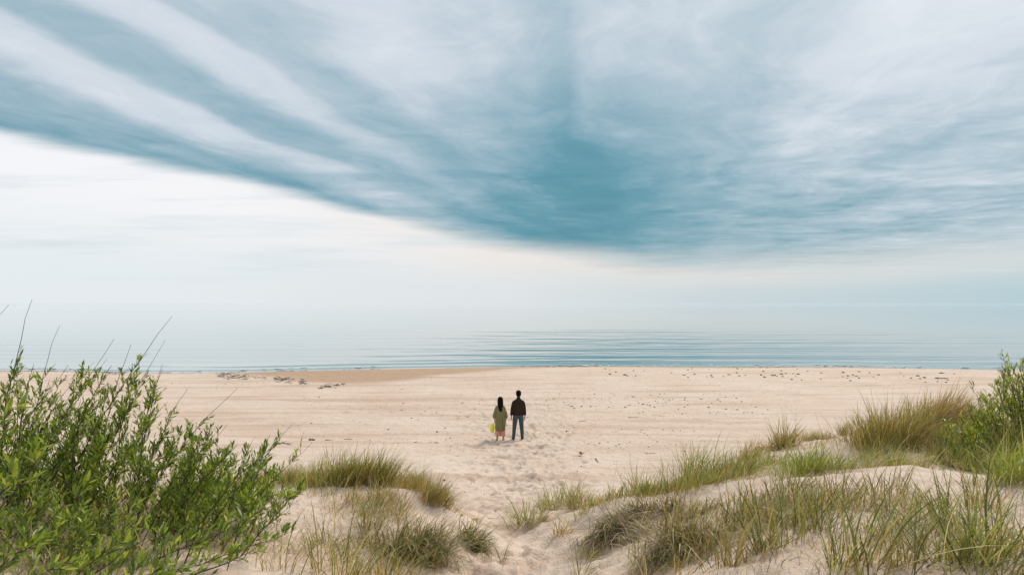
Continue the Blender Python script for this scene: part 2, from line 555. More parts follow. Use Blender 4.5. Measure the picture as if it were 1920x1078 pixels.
def build_ground():
    xs = graded(0, 9, .05, .07)
    xs = xs + graded(xs[-1], 90, .08, 1.6)[1:]
    xs = np.array(sorted([-a for a in xs[1:]] + xs))
    ys = graded(5, -7, .10, .6)[::-1] + graded(5, 19, .05, .07)[1:]
    ys = ys + graded(ys[-1], 29, .07, .09)[1:]
    ys = np.array(ys + graded(ys[-1], 82, .10, .45)[1:])
    gx, gy = np.meshgrid(xs, ys)
    gz = height(gx.ravel(), gy.ravel()).reshape(gx.shape)
    # footprints: a worn way through the gap and single trails over the beach
    r = np.random.default_rng(5)
    prints = []
    for k in range(620):
        y = 6.5 + 21 * r.random() ** 0.9
        prints.append((0.02 * y - .1 + r.normal(0, .30 + .030 * y), y, r.normal(1.5, .35)))
    for (x0, y0, x1, y1) in ((.3, 24.5, .1, 8), (-.35, 24.5, -.2, 8), (.6, 24.4, 14, 30), (-.6, 24.4, -12, 29), (-3, 21, 10, 24), (1, 25, 3, 44), (-1, 25.4, -9, 46), (-14, 27, 15, 33), (-10, 33, 6, 27)):
        L = math.hypot(x1 - x0, y1 - y0); a = math.atan2(y1 - y0, x1 - x0)
        for q in range(int(L / .62)):
            t = q * .62 / L
            sd = (.10 if q % 2 else -.10)
            w = .35 * math.sin(q * .21 + x0)
            prints.append((x0 + (x1 - x0) * t - math.sin(a) * (sd + w) + r.normal(0, .03), y0 + (y1 - y0) * t + math.cos(a) * (sd + w) + r.normal(0, .03), a + r.normal(0, .12)))
    for (x, y, a) in prints:
        i0, i1 = np.searchsorted(xs, (x - .4, x + .4)); j0, j1 = np.searchsorted(ys, (y - .4, y + .4))
        X = gx[j0:j1, i0:i1] - x; Y = gy[j0:j1, i0:i1] - y
        u = (X * math.cos(a) + Y * math.sin(a)) / .16; v = (-X * math.sin(a) + Y * math.cos(a)) / .075
        q = u * u + v * v
        dep = r.uniform(.020, .045)
        gz[j0:j1, i0:i1] += -dep * np.exp(-q * q) + dep * .45 * np.exp(-(np.sqrt(q) - 1.45) ** 2 / .10)
    V = np.stack([gx.ravel(), gy.ravel(), gz.ravel()], 1)
    nx, ny = len(xs), len(ys)
    i = (np.arange(ny - 1)[:, None] * nx + np.arange(nx - 1)[None, :]).ravel()
    F = np.stack([i, i + 1, i + nx + 1, i + nx], 1)
    o = link('sand_beach', mesh_np('sand_beach', V, F), M_SAND)
    tag(o, 'pale sand of the beach and dunes with a trodden path', 'beach', kind='structure')


def sea_z(x, y):
    z = 0
    pat = 0.55 + 0.9 * np.clip(fbm(x * 0.02 + 4, y * 0.03, 3) + 0.25, 0, 1)
    r = np.random.default_rng(21)
    for lam, amp, ang in ((9.0, .040, .05), (6.1, .034, -.10), (4.3, .024, .16), (3.1, .016, -.24), (13.0, .035, -.03), (2.2, .009, .4)):
        k = 2 * math.pi / lam
        ph = r.random() * 6.28
        bend = 6 * fbm(x * 0.012 + lam, y * 0.01, 3) + 0.8 * fbm(x * 0.04 + lam, y * 0.04, 2)
        wv = np.sin(k * (y * math.cos(ang) + x * math.sin(ang) + bend) + ph)
        grp = np.clip(0.75 + 1.6 * fbm(x * 0.016 + 3 * lam, y * 0.05 + lam, 2), 0.1, 1.6)
        fade = sstep(-np.log(np.maximum(y, 1)), -math.log(lam * 260), -math.log(lam * 60))
        z = z + amp * wv * grp * fade
    return z * pat * (0.35 + 0.65 * sstep(y, 56, 66)) * 0.72 * (0.40 + 0.55 * sstep(x / y, -0.45, 0.0) - 0.25 * sstep(x / y, 0.2, 0.6))


def swash(x, y):
    u = y - shore(x)
    n = 0.5 + 1.1 * np.clip(fbm(x * 0.09, x * 0.0 + 3.3, 3) + 0.2, -.4, 1)
    return 0.10 * n * np.exp(-((u - 1.6 - 0.8 * fbm(x * 0.12, u * 0 + 1.0, 2)) / 0.45) ** 2) + 0.08 * n * np.exp(-((u - 6.0 - 2.0 * fbm(x * 0.05, u * 0 + 7.0, 2)) / 0.8) ** 2)


def build_foam():
    r = np.random.default_rng(77)
    parts = []
    for k in range(520):
        x = r.uniform(-48, 48)
        if vnoise(np.array([x * 0.13]), np.array([4.4]))[0] + r.normal(0, .12) < -.02: continue
        y = float(shore(np.array([x]))[0]) + r.normal(0.15, .22) + (1.3 if r.random() < .3 else 0)
        L = r.uniform(.15, .8); wd = r.uniform(.03, .10)
        m = 6
        c = np.array([[x + L * (i / (m - 1) - .5), y + r.normal(0, .04), max(.0, hz(x, y)) + .035 + float(swash(np.array([x]), np.array([y]))[0])] for i in range(m)])
        V, F = tube_np(c, wd * np.array([.2, .8, 1, .9, .7, .15]), 5)
        V[:, 2] = c[0, 2] + (V[:, 2] - c[0, 2]) * .35
        parts.append((V, F, np.ones((len(V), 3))))
    V, F, T = joinm(parts)
    o = link('foam', mesh_np('foam', V, F), mat_plain('sea_foam', (.78, .80, .80), .6, .06, 30.0))
    tag(o, 'thin broken line of white foam along the water edge', 'foam', kind='stuff')


def build_sea():
    ys = [53.0]
    while ys[-1] < 11000:
        y = ys[-1]
        ys.append(y + min(max(0.32, (y / 5.6) ** 2 * 5.6 / 1280 * 0.6), y * 0.25))
    ys = np.array(ys)
    qs = np.linspace(-1.5, 1.5, 420)
    Y, Q = np.meshgrid(ys, qs, indexing='ij')
    X = Q * Y
    Z = sea_z(X.ravel(), Y.ravel()) + swash(X.ravel(), Y.ravel())
    V = np.stack([X.ravel(), Y.ravel(), Z], 1)
    ny, nx = Y.shape
    i = (np.arange(ny - 1)[:, None] * nx + np.arange(nx - 1)[None, :]).ravel()
    F = np.stack([i, i + 1, i + nx + 1, i + nx], 1)
    o = link('sea', mesh_np('sea', V, F), M_SEA)
    tag(o, 'calm sea with low ripples reaching to the hazy horizon', 'sea', kind='structure')


build_ground()
build_sea()

# ------------------------------------------------------------------ grass
WIND = 0.0                                   # azimuth the wind blows towards (+x)
PAL = {                                      # (pigment at the base, pigment at the tip)
    'green': [((.36, .29, .10), (.31, .33, .075)), ((.42, .31, .12), (.38, .37, .10)), ((.46, .31, .13), (.29, .29, .075)), ((.24, .25, .065), (.19, .24, .05)), ((.16, .16, .045), (.14, .17, .04))],
    'fresh': [((.29, .29, .07), (.36, .42, .085)), ((.24, .28, .055), (.28, .37, .065)), ((.42, .33, .11), (.45, .44, .12)), ((.18, .20, .045), (.21, .28, .05))],
    'olive': [((.42, .29, .12), (.37, .32, .10)), ((.50, .33, .14), (.46, .36, .13)), ((.28, .22, .07), (.21, .21, .055)), ((.58, .43, .22), (.62, .48, .25)), ((.40, .19, .07), (.34, .25, .085))],
    'tawny': [((.36, .26, .10), (.62, .44, .19)), ((.30, .24, .09), (.55, .36, .14)), ((.42, .28, .12), (.66, .50, .26)), ((.20, .20, .07), (.30, .29, .10)), ((.25, .17, .07), (.42, .27, .10))],
    'dark': [((.13, .13, .045), (.12, .17, .04)), ((.17, .15, .055), (.16, .20, .055)), ((.22, .15, .06), (.12, .15, .04))],
    'straw': [((.46, .36, .21), (.62, .50, .32)), ((.36, .27, .16), (.54, .42, .26)), ((.56, .47, .32), (.68, .57, .41))],
    'thatch': [((.26, .19, .11), (.40, .30, .18)), ((.15, .105, .06), (.23, .165, .10)), ((.44, .34, .22), (.58, .46, .31)), ((.22, .19, .07), (.29, .25, .10)), ((.22, .22, .07), (.24, .27, .075))],
}


def blades(roots, length, width, az, lean, bend, palettes, seg=5, r=rng):
    """curved tapering blades -> V, F, tint"""
    N = len(roots)
    S = np.linspace(0, 1, seg + 1)
    th = lean[:, None] + bend[:, None] * S[None, :] ** 1.3
    ds = length[:, None] / seg
    hx = np.concatenate([np.zeros((N, 1)), np.cumsum(np.sin(th[:, :-1]) * ds, 1)], 1)
    hz_ = np.concatenate([np.zeros((N, 1)), np.cumsum(np.cos(th[:, :-1]) * ds, 1)], 1)
    side_az = az + np.pi / 2 + r.normal(0, .6, N)
    wob = r.normal(0, .03, N)[:, None] * np.sin(S[None, :] * 3.0) * length[:, None]
    cx = roots[:, 0, None] + np.cos(az)[:, None] * hx + np.cos(side_az)[:, None] * wob
    cy = roots[:, 1, None] + np.sin(az)[:, None] * hx + np.sin(side_az)[:, None] * wob
    cz = roots[:, 2, None] + hz_ - 0.02
    w = width[:, None] * (0.75 + 0.5 * S - 1.2 * S ** 3)[None, :].clip(0.04, 2) * 0.5
    V = np.empty((N, seg + 1, 2, 3), np.float32)
    for k, sg in enumerate((-1, 1)):
        V[:, :, k, 0] = cx + sg * w * np.cos(side_az)[:, None]
        V[:, :, k, 1] = cy + sg * w * np.sin(side_az)[:, None]
        V[:, :, k, 2] = cz
    base = (np.arange(N) * (seg + 1) * 2)[:, None] + (np.arange(seg) * 2)[None, :]
    F = np.stack([base, base + 1, base + 3, base + 2], -1).reshape(-1, 4)
    P = np.array(palettes)                         # (k,2,3)
    pick = r.integers(0, len(P), N)
    jit = r.normal(1, .24, (N, 1, 1)).clip(.5, 1.6)
    A = P[pick][:, 0][:, None, :]; B = P[pick][:, 1][:, None, :]
    t = (S ** 0.8)[None, :, None]
    c = (A * (1 - t) + B * t) * jit
    T = np.repeat(c[:, :, None, :], 2, 2).reshape(-1, 3)
    return V.reshape(-1, 3), F, T


def joinm(parts):
    Vs, Fs, Ts, o = [], [], [], 0
    for V, F, T in parts:
        Vs.append(V); Fs.append(F + o); Ts.append(T); o += len(V)
    return np.concatenate(Vs), np.concatenate(Fs), np.concatenate(Ts)


def tuft(cx, cy, rx, ry, n, L, W, pal, spread=0.35, bend=0.7, wind=0.25, droop=0.0, az0=None, r=rng, lj=.28):
    """one clump of blades rooted in an ellipse on the ground"""
    W = W * 1.3
    n = max(3, int(n * .8))
    k = max(1, int(round(9 * max(rx, ry) / .3))) if rx > .12 else 1
    sa = r.random(k) * 2 * np.pi; sq = np.sqrt(r.random(k)) * (.85 if k > 1 else 0)
    pk = r.integers(0, k, n)
    g = r.normal(0, .30 if k > 1 else .5, (n, 2))
    gx = sq[pk] * np.cos(sa[pk]) + g[:, 0]; gy = sq[pk] * np.sin(sa[pk]) + g[:, 1]
    ox, oy = rx * gx, ry * gy
    a = np.arctan2(gy, gx); q = np.hypot(gx, gy).clip(0, 1.2)
    subl = r.uniform(.6, 1.25, k)[pk]; subaz = r.normal(0, .45, k)[pk]
    x, y = cx + ox, cy + oy
    roots = np.stack([x, y, height(x, y)], 1)
    ax = np.cos(a) * q * spread + r.normal(0, spread * .6, n) + wind
    ay = np.sin(a) * q * spread + r.normal(0, spread * .6, n)
    az = np.arctan2(ay, ax); lean = np.hypot(ax, ay).clip(0, 1.2)
    if az0 is not None:
        az = az0 + r.normal(0, .35, n) + subaz; lean = np.abs(r.normal(droop, .3, n))
    ln = L * r.normal(1, lj, n).clip(.35, 1.6) * (1 - .25 * q) * (subl if k > 1 else 1)
    bd = np.abs(r.normal(bend, bend * .5, n))
    wd = W * r.normal(1, .25, n).clip(.5, 1.7)
    return blades(roots, ln, wd, az, lean, bd, pal, r=r)


def make_clump(name, label, px, py, rx, ry, n, L, W, pal, group=None, far=None, d0=3.5, cat='grass', **kw):
    x, y, z = ground(px, py, d0, far or 60)
    V, F, T = tuft(x, y, rx, ry, n, L, W, PAL[pal] if isinstance(pal, str) else pal, **kw)
    V = V - np.array([x, y, z])
    o = link(name, mesh_np(name, V, F, T), M_GRASS, None, (x, y, z))
    return tag(o, label, cat, group)


def p_mix(*names):
    return sum((PAL[n] for n in names), [])


def build_clumps():
    c = make_clump
    # ---- right ridge
    c('marram_grass', 'big tawny grass clump crowning the right ridge beside the green bush', 1755, 800, .50, .42, 2300, .70, .007, 'tawny', wind=.38, spread=.30, bend=.6)
    c('marram_grass', 'broad olive and tawny grass clump just left of the tallest tawny clump', 1680, 828, .70, .45, 1900, .68, .007, p_mix('tawny', 'olive', 'green'), wind=.22, spread=.40, bend=.6)
    c('marram_grass', 'low tan and green grass clump at the foot of the tawny clumps', 1640, 838, .40, .40, 800, .50, .006, p_mix('tawny', 'green'), spread=.5)
    c('marram_grass', 'dark green upright grass tuft on the right ridge between two tan rows', 1578, 815, .16, .16, 330, .52, .007, 'green', wind=.12, spread=.2)
    c('marram_grass', 'pale tan and green grass row along the far right ridge', 1535, 826, .70, .22, 1000, .40, .006, p_mix('straw', 'green', 'tawny'), wind=.2)
    c('marram_grass', 'dense grass tuft with dark base at the left end of the right ridge', 1472, 842, .22, .2, 480, .50, .007, p_mix('green', 'tawny', 'olive'), wind=.1, spread=.42)
    c('marram_grass', 'small dry tuft beside the grey driftwood branch on the ridge end', 1440, 846, .14, .14, 160, .34, .006, p_mix('olive', 'thatch'), spread=.5)
    c('marram_grass', 'tan grass tuft leaning over the sand below the driftwood branch', 1405, 868, .22, .2, 330, .42, .006, p_mix('tawny', 'straw', 'olive'), wind=.30, spread=.35)
    c('marram_grass', 'bright green fan of grass in the sandy hollow on the right', 1515, 888, .42, .22, 420, .50, .007, 'fresh', spread=.5, wind=.1)
    c('marram_grass', 'bright green long bladed grass clump at the right edge below the bush', 1900, 905, .45, .3, 520, .62, .008, 'fresh', spread=.6, bend=1.0)
    c('marram_grass', 'tall dark green stalk cluster in the hollow left of the bush', 1770, 862, .10, .10, 60, .62, .010, 'green', spread=.25)
    # ---- right mound, crest
    c('marram_grass', 'tall spiky tuft on the crest of the right mound nearest the path', 1205, 922, .24, .2, 240, .50, .007, 'green', wind=.15, spread=.4)
    c('marram_grass', 'tall thin bladed tuft on the right mound crest beside the spiky tuft', 1300, 898, .45, .25, 360, .60, .006, p_mix('green', 'fresh'), wind=.1, spread=.35)
    c('marram_grass', 'yellow green tuft midway along the crest of the right mound', 1375, 888, .4, .25, 420, .42, .006, p_mix('fresh', 'olive'), spread=.4)
    c('marram_grass', 'spiky green tuft low on the left toe of the right mound', 985, 985, .28, .22, 260, .48, .007, p_mix('green', 'fresh'), wind=-.1, spread=.6)
    c('marram_grass', 'green tuft on the left shoulder of the right mound above the bare sand', 1040, 952, .30, .24, 320, .50, .007, p_mix('fresh', 'green'), wind=-.05, spread=.5)
    c('marram_grass', 'green and straw tuft second from the path on the right mound shoulder', 1085, 950, .24, .2, 280, .44, .007, p_mix('green', 'straw'), wind=.05, spread=.4)
    c('marram_grass', 'small tan tuft on the bare slope under the left shoulder of the mound', 1052, 1000, .12, .12, 150, .24, .006, p_mix('straw', 'olive'), spread=.6)
    c('marram_grass', 'little tan and green tuft low on the bare slope facing the path', 1108, 1042, .09, .09, 120, .20, .006, p_mix('straw', 'olive'), spread=.6)
    c('marram_grass', 'thin long bladed tuft at the bottom edge right of the path', 1085, 1078, .10, .10, 40, .48, .007, 'green', spread=.7, bend=1.1)
    # hanging dead grass
    dn = -2.2
    c('dead_grass', 'grey brown thatch hanging down the bare slope of the right mound', 1160, 990, .34, .46, 900, .66, .008, 'thatch', az0=dn, droop=.9, bend=1.4)
    c('dead_grass', 'dark brown thatch spilling to the bottom edge right of the bare slope', 1270, 1035, .38, .50, 1100, .60, .008, 'thatch', az0=-1.8, droop=.9, bend=1.2)
    c('dead_grass', 'matted grey clump of dead grass under the crest of the right mound', 1300, 965, .36, .30, 700, .42, .008, 'thatch', az0=-1.2, droop=1.0, bend=1.1)
    c('dead_grass', 'dark thatch under the crest above the hanging grey brown thatch', 1220, 948, .46, .24, 640, .42, .008, 'thatch', az0=-1.7, droop=.8, bend=1.2)
    # ---- left dune
    c('marram_grass', 'tall dark green tuft standing out of the left crest grass', 712, 908, .16, .14, 230, .52, .007, 'green', spread=.28)
    c('marram_grass', 'thin tall tuft near the right end of the left crest grass', 782, 915, .14, .12, 130, .52, .006, p_mix('green', 'tawny'), spread=.28)
    c('marram_grass', 'green and brown tuft at the right end of the left dune crest', 812, 945, .26, .22, 420, .36, .006, p_mix('green', 'olive', 'tawny'), az0=.1, droop=.5, bend=.6)
    c('marram_grass', 'dark green drooping clump on the left bank beside the path', 885, 1012, .17, .26, 520, .42, .008, p_mix('dark', 'green', 'thatch'), az0=-.75, droop=.7, bend=1.0)
    c('dead_grass', 'brown thatch hanging down the left bank to the bottom edge', 785, 1020, .38, .46, 1000, .56, .008, p_mix('thatch', 'thatch', 'dark'), az0=-.9, droop=.8, bend=1.2)
    c('marram_grass', 'upright green tuft in the middle of the left sandy slope', 700, 985, .18, .14, 110, .52, .007, 'green', spread=.35)
    c('marram_grass', 'long green blades rising from the bottom edge left of centre', 640, 1078, .30, .2, 110, .66, .0075, 'green', spread=.35, wind=.15)
    c('marram_grass', 'tall green and rusty tuft at the bottom edge under the bush branch', 735, 1072, .20, .18, 90, .58, .0075, p_mix('green', 'olive'), spread=.3)
    c('marram_grass', 'sparse green stalks at the bottom edge under the lowest willow branch', 540, 1075, .22, .2, 50, .50, .007, 'green', spread=.4)
    c('dead_grass', 'pale dry grass bunch inside the left willow bush', 130, 900, .7, .5, 620, .70, .006, 'straw', spread=.7, bend=1.0)
    c('dead_grass', 'dry straw coloured tuft in the bottom left corner', 90, 1065, .28, .22, 240, .42, .006, 'straw', spread=.7, bend=1.2)
    c('dead_grass', 'dry brown grass at the right foot of the willow bush', 380, 935, .55, .3, 420, .36, .006, p_mix('straw', 'olive'), spread=.6)
    # ---- foreground of the right mound
    fg = [(1400, 985, 'with rusty stems behind the right foreground sand', 'olive', .55), (1455, 1045, 'standing near the bottom edge right of the hanging thatch', 'green', .60),
          (1575, 960, 'of several stems in the middle of the right foreground', 'olive', .55), (1610, 1070, 'with dark blades at the bottom edge of the right foreground', 'green', .62),
          (1735, 1000, 'leaning left across the bare sand on the right', 'green', .70), (1790, 1070, 'with broad blades in the bottom right part', 'fresh', .66),
          (1880, 1060, 'in the bottom right corner', 'green', .66), (1665, 930, 'just in front of the pale right crest', 'olive', .45),
          (1830, 960, 'on the sand near the right edge', 'olive', .45), (1540, 1015, 'with crossed blades left of the centre of the right foreground', 'green', .55),
          (1380, 1068, 'with wiry blades beside the spilling dark thatch', 'olive', .50), (1480, 930, 'on the left end of the pale right crest', 'green', .45)]
    for i, (px, py, txt, pal, L) in enumerate(fg):
        c('marram_grass', 'thin grass tuft ' + txt, px, py, .24, .20, 80, L * .95, .0085, p_mix(pal, 'dark'), spread=.45, bend=.6, wind=[.2, -.1, .1, .15, -.4, -.2, .1, .1, 0, .2, .1, .2][i], group='thin tufts on the right mound')


def scatter(name, label, zones, cat='grass', mat=None):
    """grass nobody could count: blades over zones given by their middle on the ground"""
    parts = []
    for (px, py, rx, ry, n, L, W, pal, kw) in zones:
        x, y, z = ground(px, py)
        cl = kw.pop('clump', 0)
        if cl:
            a = rng.random(cl) * 6.283; q = np.sqrt(rng.random(cl))
            for k in range(cl):
                if fbm(np.array([(x + rx * q[k] * math.cos(a[k])) * 1.1 + 3]), np.array([(y + ry * q[k] * math.sin(a[k])) * 1.1]), 2)[0] < rng.normal(-.13, .07): continue
                parts.append(tuft(x + rx * q[k] * math.cos(a[k]), y + ry * q[k] * math.sin(a[k]), .09, .09, max(3, n // cl), L * rng.uniform(.6, 1.25), W, PAL[pal] if isinstance(pal, str) else pal, **kw))
        else:
            parts.append(tuft(x, y, rx, ry, n, L, W, PAL[pal] if isinstance(pal, str) else pal, **kw))
    V, F, T = joinm(parts)
    o = link(name, mesh_np(name, V, F, T), M_GRASS)
    return tag(o, label, cat, kind='stuff')


def build_scatter():
    scatter('crest_grass', 'dense green grass along the crest of the left dune', [
        (560, 908, .5, .30, 1700, .48, .006, p_mix('green', 'fresh', 'fresh', 'straw', 'olive'), dict(wind=.25, spread=.3)),
        (630, 904, .5, .34, 2100, .52, .006, p_mix('green', 'fresh', 'fresh', 'straw', 'olive'), dict(wind=.25, spread=.3)),
        (700, 905, .5, .34, 1800, .48, .006, p_mix('green', 'olive'), dict(wind=.25, spread=.3)),
        (765, 914, .4, .26, 1400, .44, .006, p_mix('green', 'olive', 'tawny'), dict(wind=.25, spread=.3)),
        (805, 935, .3, .22, 700, .34, .006, p_mix('green', 'olive', 'tawny'), dict(wind=.25, spread=.3)),
        (480, 905, .6, .34, 900, .42, .006, p_mix('green', 'olive'), dict(wind=.25, spread=.3)),
    ])
    scatter('slope_grass', 'sparse thin grass over the sandy slope of the left dune', [
        (130, 930, 1.6, .8, 1500, .42, .005, p_mix('straw', 'olive', 'thatch'), dict(spread=.7, bend=1.0)),
        (320, 960, 1.2, .7, 900, .28, .005, p_mix('straw', 'olive', 'thatch'), dict(spread=.7, bend=1.0)),
        (80, 1030, 1.2, .9, 1300, .36, .005, p_mix('straw', 'green', 'dark', 'thatch'), dict(spread=.7, bend=1.0)),
        (420, 1020, 1.6, 1.0, 1100, .14, .0035, p_mix('thatch', 'olive'), dict(spread=.6, bend=1.0)),
        (700, 985, 1.2, 1.0, 1500, .13, .0035, p_mix('thatch', 'olive', 'straw'), dict(spread=.6, bend=1.0)),
        (640, 945, 1.0, .5, 620, .30, .007, p_mix('olive', 'straw', 'green', 'tawny'), dict(clump=60, spread=.5)),
        (760, 950, .7, .5, 520, .30, .007, p_mix('olive', 'straw', 'tawny'), dict(clump=50, spread=.5)),
        (740, 1040, .8, .7, 700, .36, .008, p_mix('thatch', 'olive', 'dark'), dict(clump=45, spread=.8, bend=1.2)),
        (840, 1000, .35, .6, 500, .30, .006, p_mix('thatch', 'olive'), dict(clump=30, spread=.8, bend=1.2)),
        (640, 1030, 1.0, .8, 900, .30, .004, p_mix('thatch', 'straw'), dict(spread=1.0, bend=1.5)),
        (120, 1010, 1.4, 1.1, 1800, .42, .006, p_mix('straw', 'olive', 'dark', 'thatch'), dict(clump=110, spread=.7, bend=1.1)),
        (60, 1078, 1.0, .8, 1000, .40, .006, p_mix('straw', 'green', 'dark'), dict(clump=60, spread=.7, bend=1.0)),
        (690, 965, 1.3, .9, 620, .34, .0055, p_mix('olive', 'green', 'thatch'), dict(clump=70, spread=.45)),
        (560, 1030, 1.2, 1.0, 420, .34, .006, p_mix('olive', 'green', 'straw'), dict(clump=55, spread=.5)),
        (790, 990, .8, .7, 600, .22, .005, p_mix('straw', 'thatch'), dict(clump=60, spread=.8, bend=1.4)),
        (300, 1000, 2.0, 1.2, 1000, .24, .005, p_mix('straw', 'olive'), dict(clump=130, spread=.6)),
        (240, 960, 1.6, .9, 500, .30, .006, p_mix('straw', 'green'), dict(clump=50, spread=.5)),
    ])
    scatter('hollow_grass', 'green and straw grass filling the hollow behind the right mound', [
        (1620, 878, 1.3, .7, 1500, .34, .006, p_mix('green', 'fresh', 'straw'), dict(clump=120, spread=.45)),
        (1740, 862, 1.1, .8, 2600, .34, .006, p_mix('green', 'fresh', 'tawny', 'straw'), dict(clump=150, spread=.5)),
        (1880, 860, 1.2, 1.0, 4200, .38, .0065, p_mix('green', 'fresh', 'fresh', 'olive'), dict(clump=190, spread=.55)),
        (1980, 880, 1.2, 1.2, 2200, .40, .0065, p_mix('green', 'fresh'), dict(clump=90, spread=.55)),
        (1850, 830, 1.2, .6, 2600, .45, .006, p_mix('tawny', 'green', 'olive'), dict(clump=110, spread=.4)),
        (1480, 890, .9, .4, 800, .28, .006, p_mix('fresh', 'green', 'straw'), dict(clump=60, spread=.5)),
        (1500, 840, 1.0, .4, 500, .20, .005, p_mix('straw', 'tawny'), dict(clump=60, spread=.5)),
    ])
    scatter('mound_crest_grass', 'low yellow green grass along the crest of the right mound', [
        (1180, 932, .7, .3, 700, .26, .006, p_mix('fresh', 'green', 'olive'), dict(spread=.5)),
        (1270, 915, .7, .4, 1000, .30, .006, p_mix('fresh', 'green', 'olive'), dict(spread=.5)),
        (1370, 895, .8, .45, 1200, .30, .006, p_mix('fresh', 'green', 'olive'), dict(spread=.5)),
        (1440, 880, .6, .4, 700, .30, .006, p_mix('fresh', 'green'), dict(spread=.5)),
        (1120, 945, .4, .2, 200, .26, .006, p_mix('fresh', 'straw'), dict(spread=.5)),
    ])
    scatter('mound_grass', 'sparse wiry grass over the near face of the right mound', [
        (1420, 960, 1.4, 1.0, 1500, .15, .0035, p_mix('thatch', 'olive'), dict(spread=.7, bend=1.0)),
        (1750, 980, 2.0, 1.3, 2400, .15, .0035, p_mix('thatch', 'olive', 'green'), dict(spread=.7, bend=1.0)),
        (1500, 1050, 1.4, .9, 1100, .16, .0035, p_mix('thatch', 'olive'), dict(spread=.8, bend=1.1)),
        (1180, 1010, .8, .7, 500, .16, .0035, p_mix('thatch', 'straw'), dict(spread=.8, bend=1.2)),
        (1250, 990, .5, .6, 900, .34, .007, p_mix('thatch', 'thatch', 'olive'), dict(clump=45, spread=.9, bend=1.3)),
        (1380, 1000, .9, .9, 1100, .36, .007, p_mix('thatch', 'olive', 'dark', 'green'), dict(clump=80, spread=.7, bend=1.0)),
        (1480, 1060, 1.0, .6, 420, .44, .008, p_mix('green', 'olive', 'dark', 'straw'), dict(clump=46, spread=.6)),
        (1700, 1065, 1.2, .6, 430, .46, .008, p_mix('green', 'fresh', 'dark', 'olive'), dict(clump=46, spread=.6)),
        (1880, 1050, .9, .9, 480, .48, .008, p_mix('green', 'fresh', 'dark', 'straw'), dict(clump=46, spread=.6)),
        (1560, 950, 1.0, .7, 520, .34, .007, p_mix('green', 'straw', 'tawny'), dict(clump=40, spread=.5)),
        (1380, 960, 1.2, .9, 820, .30, .007, p_mix('olive', 'dark', 'green', 'thatch'), dict(clump=110, spread=.55)),
        (1350, 1040, .9, .8, 560, .34, .007, p_mix('olive', 'dark', 'green', 'thatch'), dict(clump=80, spread=.6)),
        (1560, 1000, 1.5, 1.2, 560, .30, .007, p_mix('olive', 'green', 'dark'), dict(clump=130, spread=.6)),
        (1780, 1000, 1.6, 1.3, 560, .30, .007, p_mix('olive', 'green', 'dark', 'thatch'), dict(clump=130, spread=.6)),
        (1650, 1060, 1.6, .7, 560, .28, .007, p_mix('olive', 'dark', 'thatch'), dict(clump=90, spread=.7)),
        (1700, 920, 1.8, .35, 420, .22, .005, p_mix('olive', 'thatch'), dict(clump=60, spread=.6)),
        (1600, 990, 2.2, 1.6, 1500, .22, .004, p_mix('thatch', 'straw'), dict(spread=1.0, bend=1.5)),
    ])
    scatter('beach_grass', 'few single green blades growing from the open sand', [
        (1175, 890, .5, .5, 24, .28, .006, 'green', dict(spread=.4)), (915, 900, .03, .03, 5, .22, .006, 'green', dict(spread=.4)),
        (920, 1050, .35, .4, 26, .34, .006, 'green', dict(spread=.6)), (1400, 846, 0.05, 0.05, 10, .55, .006, 'green', dict(spread=.15)),
    ])


# ------------------------------------------------------------------ willow shrubs
LEAFC = [(.18, .255, .028), (.12, .18, .022), (.23, .30, .035), (.33, .38, .055), (.08, .125, .018), (.15, .205, .035), (.36, .40, .06), (.20, .31, .03), (.11, .17, .025), (.07, .115, .018), (.09, .14, .02), (.22, .29, .035)]


def leaf_shape(w=.22, fold=.10, curl=.08):
    """unit leaf along +y, face up +z"""
    ys = [0, .22, .52, .80, 1.0]; ws = [.02, .75, 1.0, .62, .0]
    V = []
    for y, k in zip(ys, ws):
        zc = -curl * y * y
        V += [(-w * .5 * k, y, zc + fold * w * k), (0, y, zc), (w * .5 * k, y, zc + fold * w * k)]
    F = []
    for i in range(len(ys) - 1):
        a = i * 3
        F += [(a, a + 1, a + 4, a + 3), (a + 1, a + 2, a + 5, a + 4)]
    return np.array(V), np.array(F)


def tube_np(pts, rad, sides=5):
    """tube through pts (n,3) with radii -> V,F"""
    pts = np.asarray(pts, float); n = len(pts)
    t = np.gradient(pts, axis=0); t /= np.linalg.norm(t, axis=1)[:, None] + 1e-9
    up = np.array([.31, .93, .17]); s1 = np.cross(t, up); s1 /= np.linalg.norm(s1, axis=1)[:, None] + 1e-9
    s2 = np.cross(t, s1)
    a = np.arange(sides) / sides * 2 * np.pi
    V = pts[:, None, :] + np.asarray(rad)[:, None, None] * (np.cos(a)[None, :, None] * s1[:, None, :] + np.sin(a)[None, :, None] * s2[:, None, :])
    F = []
    for i in range(n - 1):
        for k in range(sides):
            F.append((i * sides + k, i * sides + (k + 1) % sides, (i + 1) * sides + (k + 1) % sides, (i + 1) * sides + k))
    return V.reshape(-1, 3), np.array(F)


